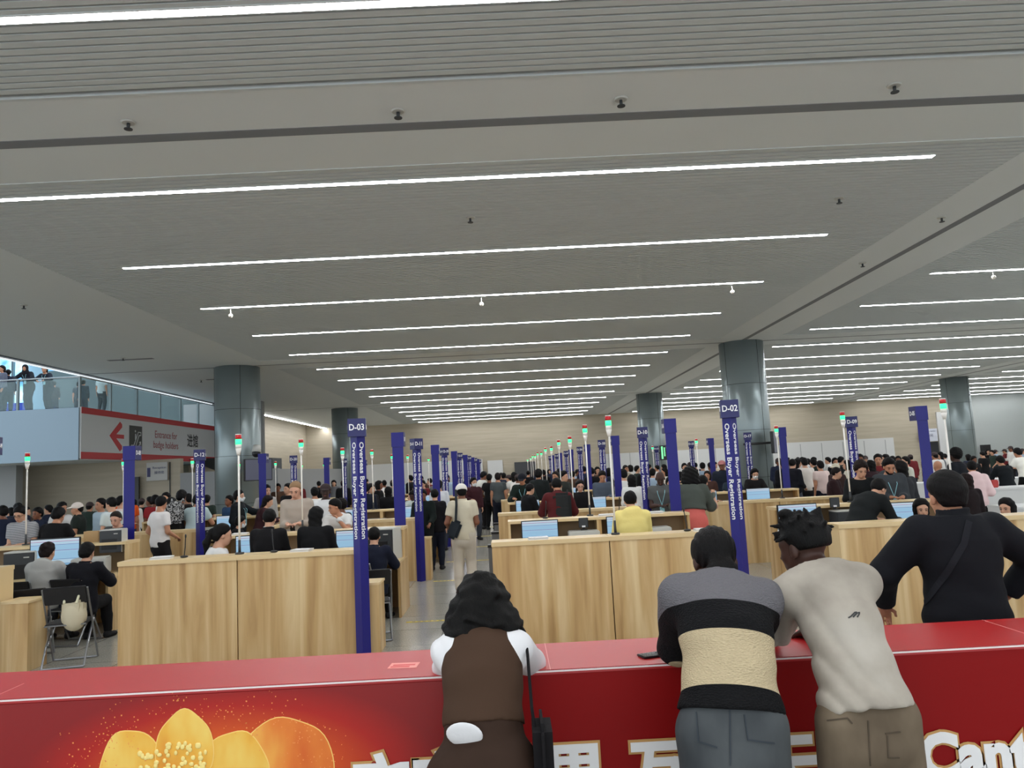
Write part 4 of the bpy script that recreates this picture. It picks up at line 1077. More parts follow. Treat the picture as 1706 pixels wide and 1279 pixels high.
def person(pos, rz, posename, top, bottom, hr, skin, label, s=1.0, h=.02, extras=(), shoes=True, group=None, sx=1.0):
    S = pose(posename)
    o = bpy.data.objects.new('person', pmesh('body', posename, '', h)); C.objects.link(o)
    o.location = pos; o.rotation_euler.z = rz; o.scale = (s*sx, s*sx, s)
    sk = SKIN[skin]; m = mat('skin '+skin, sk, .5, spec=.35); put_mat(o, m)
    if top: child(TOPN[top[0]], pmesh('top', posename, top[0], h), o, top[1] if not isinstance(top[1], tuple) else cloth(top[1]))
    if bottom: child({'trousers': 'trousers', 'jeans': 'jeans', 'wide': 'trousers', 'shorts': 'shorts', 'skirt': 'skirt'}[bottom[0]], pmesh('bottom', posename, bottom[0], h), o, bottom[1] if not isinstance(bottom[1], tuple) else cloth(bottom[1]))
    if shoes: child('shoes', pmesh('shoes', posename, '', max(h, .012)), o, cloth((40, 40, 42)))
    hM = Matrix([list(r) for r in S['hR']]).to_4x4(); hl = Vector(S['hc'])
    if hr and hr[0]:
        hh = min(h, .012)
        if hr[0] == 'cap': child('hair', hair('buzz', hh), o, hairmat(HB), hl, hM); child('cap', hair('cap', hh), o, cloth(hr[1]), hl, hM)
        elif hr[0] == 'hijab': child('headscarf', hair('hijab', hh), o, cloth(hr[1]), hl, hM)
        else: child('hair', hair(hr[0], hh), o, hairmat(hr[1]), hl, hM)
    for x in extras:
        if x == 'face': child('eyes', face('eyes'), o, mat('eye dark', (24, 18, 16), .3), hl, hM); child('mouth', face('mouth'), o, mat('lips', (150, 84, 76), .5), hl, hM)
        elif x == 'glasses': child('glasses', face('glasses'), o, black, hl, hM)
        elif x == 'beard': child('beard', face('beard'), o, hairmat((26, 20, 18)), hl, hM)
        elif x == 'mask': child('face_mask', face('mask'), o, cloth((224, 228, 230)), hl, hM)
        elif x == 'collar':
            child('shirt_collar', face_collar(), o, cloth(WHT), Vector(S['nb']+S['s2']*.03), Matrix())
        elif x == 'lanyard':
            a = S['nb']; f = V(0, 1, 0)
            l = MB().tube([tuple(a+V(-.075, .02, .02)), tuple(S['ch']+S['s2']*.12+V(-.06, .165, 0)), tuple(S['ch']+V(0, .165, -.08)), tuple(S['ch']+S['s2']*.12+V(.06, .165, 0)), tuple(a+V(.075, .02, .02))], .005, 6).box(-.04, .04, S['ch'][1]+.155, S['ch'][1]+.165, S['ch'][2]-.2, S['ch'][2]-.09).build('lanyard', mat('lanyard pale blue', (150, 205, 215), .6), o)
    tag(o, label, 'person', group)
    return o
FCOL = []
def face_collar():
    if not FCOL:
        m = MB().cyl((0, 0, -.03), (0, 0, .022), .078, .066, 24, caps=False); m.cyl((0, 0, -.03), (0, 0, .022), .07, .06, 24, caps=False)
        me = bpy.data.meshes.new('shirt_collar'); m.bm.to_mesh(me); m.bm.free(); FCOL.append(me)
    return FCOL[0]
def at_px(px, py, Y, posename, std=None, rng=(.88, 1.14)):
    """stand a figure whose head top shows at px, py when it is Y metres away"""
    S = pose(posename); top = S['hc'][2]+.125
    p = atY(px, py, Y); s = min(max(p.z/top, rng[0]), rng[1])
    return p, s
TAKEN = []
def blocked(x, y):
    for c, px in PX.items():
        if px-2.95 < x < px+.16:
            for r in range(5):
                if FY[r]-.2 < y < FY[r]+.52 or BY[r]-.85 < y < BY[r]+.2: return True
        for r in range(7):
            if abs(x-px) < .28 and (abs(y-FY[r]) < .3 or (r < 6 and abs(y-BY[r]) < .3)): return True
    for cx, cy in ((-9.3, 26.5), (8.42, 26.5), (-9.4, 44.6), (8.55, 44.8), (26.5, 44.4)):
        if math.hypot(x-cx, y-cy) < 1.05: return True
    return any(abs(x-a) < .42 and abs(y-b) < .36 for a, b in TAKEN)
def who(px, py, Y, rot, posename, top, bottom, hr, skin, label, h=.022, extras=(), z0=0, sx=None, group=None, rng=(.88, 1.14)):
    if h > .015 and not z0:
        for dy in (0, .2, -.2, .4, -.4, .6, -.6, .8, -.8, 1.1, -1.1, 1.4, -1.4, 1.8, -1.8, 2.3, 2.8, 3.3):
            q = atY(px, py, Y+dy)
            if not blocked(q.x, Y+dy): break
        Y += dy
    q = atY(px, py, Y); TAKEN.append((q.x, Y))
    S = pose(posename); p, s = at_px(px, py, Y, posename, rng=rng)
    if z0: s = min(max((p.z-z0)/(S['hc'][2]+.125), .85), 1.12)
    r = R(rot); hx, hy = S['hc'][0]*s, S['hc'][1]*s
    x = p.x-(hx*math.cos(r)-hy*math.sin(r)); y = Y-(hx*math.sin(r)+hy*math.cos(r))
    return person((x, y, z0), r, posename, top, bottom, hr, skin, label, s, h, extras, group=group)
# ------------------------------------------------------------------ cloth patterns
def bands(name, stops, dirv, off, scale, knit=0, rough=.85):
    m = mat(name, (128, 128, 128), rough, spec=.2); N, L, b = nt(m)
    tc = N.new('ShaderNodeTexCoord'); dp = N.new('ShaderNodeVectorMath'); dp.operation = 'DOT_PRODUCT'; dp.inputs[1].default_value = dirv
    ma = N.new('ShaderNodeMath'); ma.operation = 'MULTIPLY_ADD'; ma.inputs[1].default_value = scale; ma.inputs[2].default_value = off
    L.new(tc.outputs['Object'], dp.inputs[0]); L.new(dp.outputs['Value'], ma.inputs[0])
    ramp(m, ma.outputs[0], stops, True)
    if knit:
        w = N.new('ShaderNodeTexVoronoi'); w.inputs['Scale'].default_value = knit
        mp = N.new('ShaderNodeMapping'); mp.inputs['Scale'].default_value = (1, 1.6, 2.4); bp = N.new('ShaderNodeBump'); bp.inputs['Strength'].default_value = .6; bp.inputs['Distance'].default_value = .01
        L.new(tc.outputs['Object'], mp.inputs[0]); L.new(mp.outputs[0], w.inputs['Vector']); L.new(w.outputs['Distance'], bp.inputs['Height']); L.new(bp.outputs[0], b.inputs['Normal'])
    return m
def stripes(name, c1, c2, scale):
    m = mat(name, c1, .85, spec=.2); N, L, b = nt(m)
    tc = N.new('ShaderNodeTexCoord'); w = N.new('ShaderNodeTexWave'); w.bands_direction = 'Z'; w.inputs['Scale'].default_value = scale
    L.new(tc.outputs['Object'], w.inputs['Vector']); ramp(m, w.outputs['Fac'], [(0, c1), (.55, c2)], True); return m

# ------------------------------------------------------------------ the four people in front
Sm = pose('fgmanstripe'); p0 = Sm['p']; dv = nrm(Sm['nb']-Sm['p'])
sweater = bands('striped knit sweater', [(0, (16, 16, 18)), (.155, (198, 180, 146)), (.52, (18, 18, 20)), (.74, (108, 106, 110))], tuple(dv), (-.015-float(p0@dv))/.5, 1/.5, 85)
jeans_m = mat('faded grey blue denim', (84, 92, 98), .85, spec=.2); noise_color(jeans_m, [(.3, (58, 62, 66)), (.55, (78, 82, 84)), (.75, (98, 102, 102))], 5, (1, 1, .5), 5); 
olive_m = mat('brown khaki cotton', (104, 92, 76), .85, spec=.2); noise_color(olive_m, [(.3, (90, 78, 64)), (.7, (122, 108, 90))], 6, (1, 1, .5), 4)
tee_m = mat('washed beige grey jersey', (172, 164, 152), .9, spec=.15); noise_color(tee_m, [(.32, (140, 132, 122)), (.52, (172, 164, 152)), (.7, (192, 186, 176))], 3, (1, 1, 1), 5); 
brown_d = mat('darker brown trousers cloth', (54, 38, 29), .8, spec=.2); noise_bump(brown_d, 12, .3, .012)
brown_m = mat('dark brown suiting', (68, 49, 36), .8, spec=.2); noise_bump(brown_m, 200, .2, .002)
white_m = cloth((226, 226, 228))
FG = .0095
fw = person((-.13, 2.86, 0), 0, 'fgwoman', None, ('wide', brown_d), ('wavy', (13, 10, 9)), 'asian', 'woman with long wavy black hair and brown vest leaning on the red counter', 1.0, FG)
child('shirt', top_mesh(pose('fgwoman'), 'fgshirt', FG, .0055), fw, white_m)
child('vest', top_mesh(pose('fgwoman'), 'fgvest', FG, .002), fw, brown_m)
fs = person((.86, 2.90, 0), 0, 'fgmanstripe', ('fgsweater', sweater), ('jeans', jeans_m), ('cornrow', (20, 17, 17)), 'dark', 'man with braided hair in grey, black and cream knit sweater leaning on the red counter', 1.06, FG)
ft = person((1.30, 2.92, 0), 0, 'fgmantee', None, ('trousers', olive_m), ('dreads', (16, 14, 14)), 'dark', 'man with short dreadlocks and washed beige T-shirt leaning on the red counter', 1.06, FG)
child('tshirt', top_mesh(pose('fgmantee'), 'fgtee', FG, .0065), ft, tee_m)
fj = person((2.49, 4.3, 0), 0, 'fgjacket', ('jacket', cloth((19, 20, 25))), ('trousers', BLK), ('fade', (22, 19, 19)), 'tan', 'broad man in black jacket standing beyond the red counter at right', 1.07, FG)
# things they wear or carry
def strap_on(p, name, pts, r, m, label=None, cat=None, flat=None):
    o = MB().tube(pts, r, 8).build(name, m); return o
bpy.context.view_layer.update()
from mathutils.bvhtree import BVHTree
def surf(o, px, py):
    """where the line of sight through a pixel meets this garment, in world space, with its normal"""
    dg = bpy.context.evaluated_depsgraph_get(); M = o.matrix_world
    bv = BVHTree.FromPolygons([M @ v.co for v in o.data.vertices], [tuple(q.vertices) for q in o.data.polygons])
    l, n, i, d = bv.ray_cast(Vector((0, 0, EYE)), ray(px, py).normalized())
    return l, n
def kid(o, nm):
    return [c for c in kids(o) if c.name.split('.')[0] == nm][0]
def on_surface_strip(o, pixels, width, m, name, parent, off=.004, thick=.004):
    pts = []
    for px, py in pixels:
        l, n = surf(o, px, py)
        if l is not None: pts.append((l, n))
    if len(pts) < 2: return None
    bm = bmesh.new(); rows = []
    for i, (l, n) in enumerate(pts):
        d = (pts[min(i+1, len(pts)-1)][0]-pts[max(i-1, 0)][0]).normalized(); s = d.cross(n).normalized()*width/2; a = l+n*off; b = a+n*thick
        rows.append([bm.verts.new(v) for v in (a-s, a+s, b+s, b-s)])
    for r0, r1 in zip(rows, rows[1:]):
        for k in range(4): bm.faces.new((r0[k], r0[(k+1) % 4], r1[(k+1) % 4], r1[k]))
    bm.faces.new(rows[0][::-1]); bm.faces.new(rows[-1])
    bmesh.ops.recalc_face_normals(bm, faces=bm.faces)
    if parent: bmesh.ops.transform(bm, matrix=parent.matrix_world.inverted(), verts=bm.verts)
    me = bpy.data.meshes.new(name); bm.to_mesh(me); bm.free(); me.materials.append(m)
    q = bpy.data.objects.new(name, me); C.objects.link(q); q.parent = parent
    return q
# shirt emblem, a small slanted mark of three joined strokes
tee_o = kid(ft, 'tshirt'); mk = mat('dark print', (50, 50, 50), .7)
def poly(a, n):
    out = []
    for (x0, y0), (x1, y1) in zip(a, a[1:]):
        for k in range(n): out.append((x0+(x1-x0)*k/n, y0+(y1-y0)*k/n))
    return out+[a[-1]]
e1 = on_surface_strip(tee_o, poly([(1413, 1029), (1417, 1027), (1424, 1020), (1427, 1019.5), (1426, 1022), (1421, 1028)], 3), .005, mk, 'emblem', ft, .001, .001)
e2 = on_surface_strip(tee_o, poly([(1421, 1028), (1428, 1021), (1432, 1020), (1431, 1023), (1428, 1028)], 3), .005, mk, 'emblem', ft, .001, .001)
# pockets and seams of the two pairs of trousers
dm = cloth((58, 64, 70)); dk2 = cloth((80, 70, 58))
for o_, nm, par, m_, lines in ((kid(fs, 'jeans'), 'pocket_seam', fs, dm, [[(1160, 1186), (1164, 1235), (1195, 1245)], [(1240, 1190), (1246, 1232), (1290, 1238)], [(1216, 1172), (1217, 1275)]]),
                     (kid(ft, 'trousers'), 'pocket_seam', ft, dk2, [[(1378, 1200), (1412, 1196), (1420, 1205)], [(1475, 1222), (1500, 1219)], [(1478, 1225), (1480, 1262), (1498, 1262)], [(1446, 1200), (1450, 1275)]])):
    for ln in lines: on_surface_strip(o_, poly(ln, 6), .005, m_, nm, par, .000, .003)
# white shirt tail below the vest
sh = MB().sph((0, 0, 0), (.068, .014, .05), 20, 12).build('shirt_tail', white_m); 
l, n = surf(kid(fw, 'trousers'), 776, 1224)
if l is not None: sh.location = l+n*.012; sh.rotation_euler = (R(20), 0, R(-12))
sh.parent = fw; sh.matrix_parent_inverse = fw.matrix_world.inverted()
# the black strap and handbag of the woman
vest_o = kid(fw, 'vest')
bag = empty('handbag', atY(903, 1262, 2.86))
MB().box(-.03, .04, -.1, .12, -.16, .14, .03).build('bag_body', cloth((24, 22, 24)), bag)
st = MB().tube([tuple(atY(*q)-bag.location) for q in ((862, 1034, 3.24), (874, 1052, 3.18), (879, 1090, 3.08), (882, 1130, 2.98), (886, 1180, 2.88), (893, 1225, 2.84), (900, 1245, 2.85))], .006, 8); st.build('strap', cloth((20, 18, 20)), bag)
tag(bag, 'black handbag hanging on a thin strap at the right side of the woman in brown', 'bag')
jk = kid(fj, 'jacket')
sg = empty('crossbody_strap', fj.location)
q = on_surface_strip(jk, poly([(1614, 868), (1606, 905), (1580, 950), (1548, 995), (1520, 1032)], 8), .034, cloth((30, 31, 36)), 'webbing', None, .002, .004)
if q: q.parent = sg; q.matrix_parent_inverse = Matrix.Translation(sg.location).inverted()
tag(sg, 'dark shoulder strap across the back of the man in the black jacket', 'strap')
ph = empty('smartphone', (2.12, 4.62, 1.12), R(10)); b_o = MB().box(-.037, .037, -.005, .005, -.075, .075, .004).build('body', black, ph); b_o.rotation_euler.x = R(-40); tag(ph, 'dark phone held in the left hand of the man in the black jacket', 'phone')

# ------------------------------------------------------------------ near booths: staff and visitors
M1 = .0135   # mesh fineness of the middle distance
F = ('face',)
who(34, 843, 12.3, 180, 'phone', ('polo', stripes('striped polo', (200, 202, 206), (40, 42, 52), 26)), ('trousers', NAVY), ('neat', HB), 'asian', 'man in glasses and striped polo reading his phone at the left ledge', M1, ('face', 'glasses'))
who(98, 846, 12.45, 0, 'counter', ('tee', BLK), ('trousers', BLK), ('short', HB), 'tan', 'person in plain black top with back turned at the left ledge', M1)
who(193, 852, 12.25, 180, 'counter', ('tee', (74, 78, 78)), ('trousers', NAVY), ('buzz', (70, 58, 50)), 'fair', 'grey-shirted man bowing his head over the left ledge beside D-08', M1, F)
gh = who(80, 904, 10.25, 0, 'sit', ('hoodie', (168, 168, 164)), ('jeans', (70, 76, 88)), ('bun', (44, 26, 24)), 'asian', 'seated woman with hair bun and light grey hoodie at the left monitor', M1)
who(146, 905, 10.2, 0, 'sit', ('suit', (20, 20, 26)), ('trousers', BLK), ('short', HB), 'asian', 'seated man in dark suit right of the woman in the grey hoodie', M1)
who(371, 873, 9.75, -62, 'sit', ('blouse', WHT), ('trousers', BLK), ('pony', HB), 'asian', 'young woman with black ponytail and white shirt turning right behind the left counter', M1, F, rng=(.88, 1.2))
who(449, 849, 9.75, 0, 'standstaff', ('suit', (21, 20, 22)), ('trousers', BLK), ('neat', HB), 'asian', 'staff member in black suit with white shirt collar behind the left counter', M1, ('collar',))
who(527, 845, 9.8, 0, 'standstaff', ('suit', (20, 20, 22)), ('trousers', BLK), ('long', (16, 14, 15)), 'asian', 'staff member with straight long black hair and black suit behind the left counter', M1)
who(623, 879, 10.5, 0, 'sit', ('suit', (24, 28, 44)), ('trousers', BLK), ('neat', (24, 20, 19)), 'asian', 'seated person in navy suit on a folding chair right of D-03', M1, rng=(.88, 1.2))
bm_ = who(492, 802, 12.35, 180, 'phone', ('long', (176, 164, 152)), ('trousers', (70, 66, 62)), ('buzz', (150, 120, 90)), 'fair', 'tall man with cropped blond hair and beige top looking at his phone', M1, F)
who(557, 832, 12.5, 180, 'chinleft', ('tee', WHT), ('trousers', NAVY), ('fade', HB), 'tan', 'man in white T-shirt leaning on the ledge with chin on his hand', M1, F)
who(542, 806, 14.0, 180, 'stand2', ('tee', (224, 224, 224)), ('trousers', NAVY), ('cap', (58, 48, 48)), 'dark', 'man in patterned cap and white T-shirt behind the leaning man', M1, F)
who(568, 832, 14.0, 60, 'stand', ('tee', BLK), ('trousers', BLK), ('afro', (34, 22, 20)), 'brown', 'curly-haired visitor in dark clothes just left of the D-03 post', M1)
who(1049, 819, 9.65, 0, 'standstaff', ('hoodie', (240, 222, 140)), ('trousers', NAVY), ('neat', (16, 13, 14)), 'asian', 'person in pale yellow hoodie behind the right counter', M1)
who(927, 797, 13.4, 0, 'counter', ('jacket', (84, 30, 32)), ('trousers', NAVY), ('neat', (26, 25, 24)), 'tan', 'visitor in dark red jacket carrying a black backpack', M1)
who(1149, 781, 12.3, -14, 'counter', ('shawl', (78, 84, 78)), ('skirt', (222, 112, 104)), ('bigcurl', (16, 14, 15)), 'brown', 'woman with huge black curly hair, grey-green shawl and coral dress', M1)
who(1170, 793, 13.6, -85, 'chin', ('tee', (92, 98, 92)), ('trousers', NAVY), ('fade', HB), 'asian', 'man in profile with hand at his chin beside the coral dress', M1, F)
who(1099, 785, 14.0, 168, 'phone', ('polo', (88, 90, 90)), ('trousers', BLK), None, 'dark', 'bald man in grey polo with pale lanyard looking down', M1, ('face', 'lanyard'))
who(1433, 770, 12.5, 176, 'counter', ('long', (22, 24, 26)), ('trousers', BLK), ('afro', (58, 34, 28)), 'asian', 'visitor with curly reddish brown hair and black top looking down at the right ledge', M1, F)
who(1480, 764, 12.5, 172, 'phone', ('hoodie', (66, 70, 74)), ('trousers', NAVY), ('short', HB), 'tan', 'bearded man in dark grey hoodie with white lanyard beside D-05', M1, ('face', 'beard', 'lanyard'))
who(1462, 798, 9.95, -62, 'bend', ('long', (24, 27, 28)), ('trousers', BLK), ('neat', HB), 'asian', 'staff member in black bending over the desk behind the rightmost counter', M1)
who(1498, 768, 13.2, 10, 'stand', ('long', (56, 58, 62)), ('trousers', BLK), ('long', (34, 26, 26)), 'tan', 'person with a long dark braid between the bearded man and D-05', M1)
who(1534, 832, 9.85, 165, 'sit', ('suit', BLK), ('trousers', BLK), ('bob', HB), 'asian', 'seated staff member peeking out left of the man in the black jacket', M1, F)
who(1675, 831, 9.9, 120, 'sit', ('suit', BLK), ('trousers', BLK), ('bob', (30, 22, 22)), 'asian', 'seated dark-haired staff member showing only her hair above the rightmost counter', M1, F)
who(1607, 789, 11.9, 0, 'stand', ('long', (34, 26, 28)), ('trousers', BLK), ('long', (58, 34, 32)), 'tan', 'woman with long wavy reddish brown hair right behind the black-jacket man', M1)
who(1618, 768, 14.2, -25, 'stand2', ('hoodie', (238, 208, 208)), ('trousers', BLK), ('neat', (20, 18, 20)), 'tan', 'person in pale pink hoodie at the right of the black-jacket man', M1)
who(1561, 767, 15.6, 0, 'stand', ('long', stripes('brown stripe', (140, 110, 96), (60, 42, 40), 14)), ('trousers', BLK), None, 'tan', 'bald man in brown striped top right of the D-05 post', M1)
who(1590, 748, 15.8, 25, 'stand', ('suit', (28, 30, 36)), ('trousers', BLK), ('afro', (16, 14, 14)), 'dark', 'tall man in dark suit in front of the rightmost column', M1)

# backpacks and bags carried
def backpack(m, w=.15, hgt=.24):
    e = empty('backpack')
    MB().box(-w, w, -.1, .04, -hgt, hgt, .05).build('bag_body', m, e)
    MB().box(-w*.75, w*.75, -.13, -.1, -hgt*.8, 0, .02).build('front_pocket', m, e)
    for s in (-1, 1): MB().tube([(s*w*.6, .03, hgt*.9), (s*w*.65, .10, hgt*1.15), (s*w*.7, .2, hgt*.9)], .016, 6).build('shoulder_strap', m, e)
    return e
def bp_at(px, py, Y, m, lb, rz=0, w=.15, hgt=.24):
    e = backpack(m, w, hgt); e.location = atY(px, py, Y); e.rotation_euler.z = R(rz); tag(e, lb, 'backpack'); return e
camo = mat('black and white patterned fabric', (60, 60, 60), .8); noise_color(camo, [(.45, (24, 24, 26)), (.52, (210, 210, 210)), (.6, (60, 60, 62))], 22, (1, 1, 1), 2)
bp_at(937, 845, 13.2, cloth((44, 46, 46)), 'black backpack on the visitor in the dark red jacket', -3, .155, .25)
bp_at(293, 853, 15.3, camo, 'black and white patterned backpack on the visitor in the left queue', 8, .16, .22)
sb = empty('sling_bag', atY(757, 882, 12.25)); bb = MB().box(-.09, .09, -.05, .06, -.15, .15, .04).build('bag_body', cloth((40, 46, 52)), sb); bb.rotation_euler.y = R(24)
MB().tube([(.03, -.03, .14), (.05, -.02, .38), (.04, .08, .62)], .02, 8).build('strap', cloth((46, 50, 54)), sb); tag(sb, 'black sling bag on the back of the man in the white cap', 'bag')
who(768, 806, 12.45, 0, 'bag', ('polo', (206, 198, 176)), ('jeans', (206, 198, 184)), ('cap', (222, 218, 212)), 'brown', 'man in beige polo, cream trousers and white cap standing in the aisle', .011)
e = empty('cloth_bag', (-5.0, 8.9, .55)); MB().sph((0, 0, 0), (.14, .10, .17), 20, 14).box(-.12, .12, -.07, .07, -.02, .18, .03).build('bag_body', mat('cream canvas', (206, 196, 168), .8), e)
for s in (-1, 1): MB().tube([(s*.07, -.08, .15), (s*.085, -.02, .30), (s*.07, .06, .16)], .014, 6).build('handle', mat('pale yellow webbing', (224, 222, 190), .7), e)
tag(e, 'cream cloth bag hanging from the folding chair in the left gap', 'bag')
ph = empty('smartphone', (0, 0, 0)); ph.location = Vector(bm_.location)+Vector((.02, -.38, 1.20)); ph.rotation_euler.z = R(10); b_o = MB().box(-.037, .037, -.005, .005, -.075, .075, .004).build('body', black, ph); b_o.rotation_euler.x = R(50); tag(ph, 'dark phone held by the tall man in the beige top', 'phone')
e = empty('box', (-6.35, BY[0]-.2, BH)); MB().box(-.11, .11, -.06, .06, 0, .16, .004).build('carton', mat('brown card', (178, 146, 102), .7), e); e.location = atY(155, 892, BY[0]-.1); e.location.z = BH; tag(e, 'small brown card box on the left desk ledge', 'box')

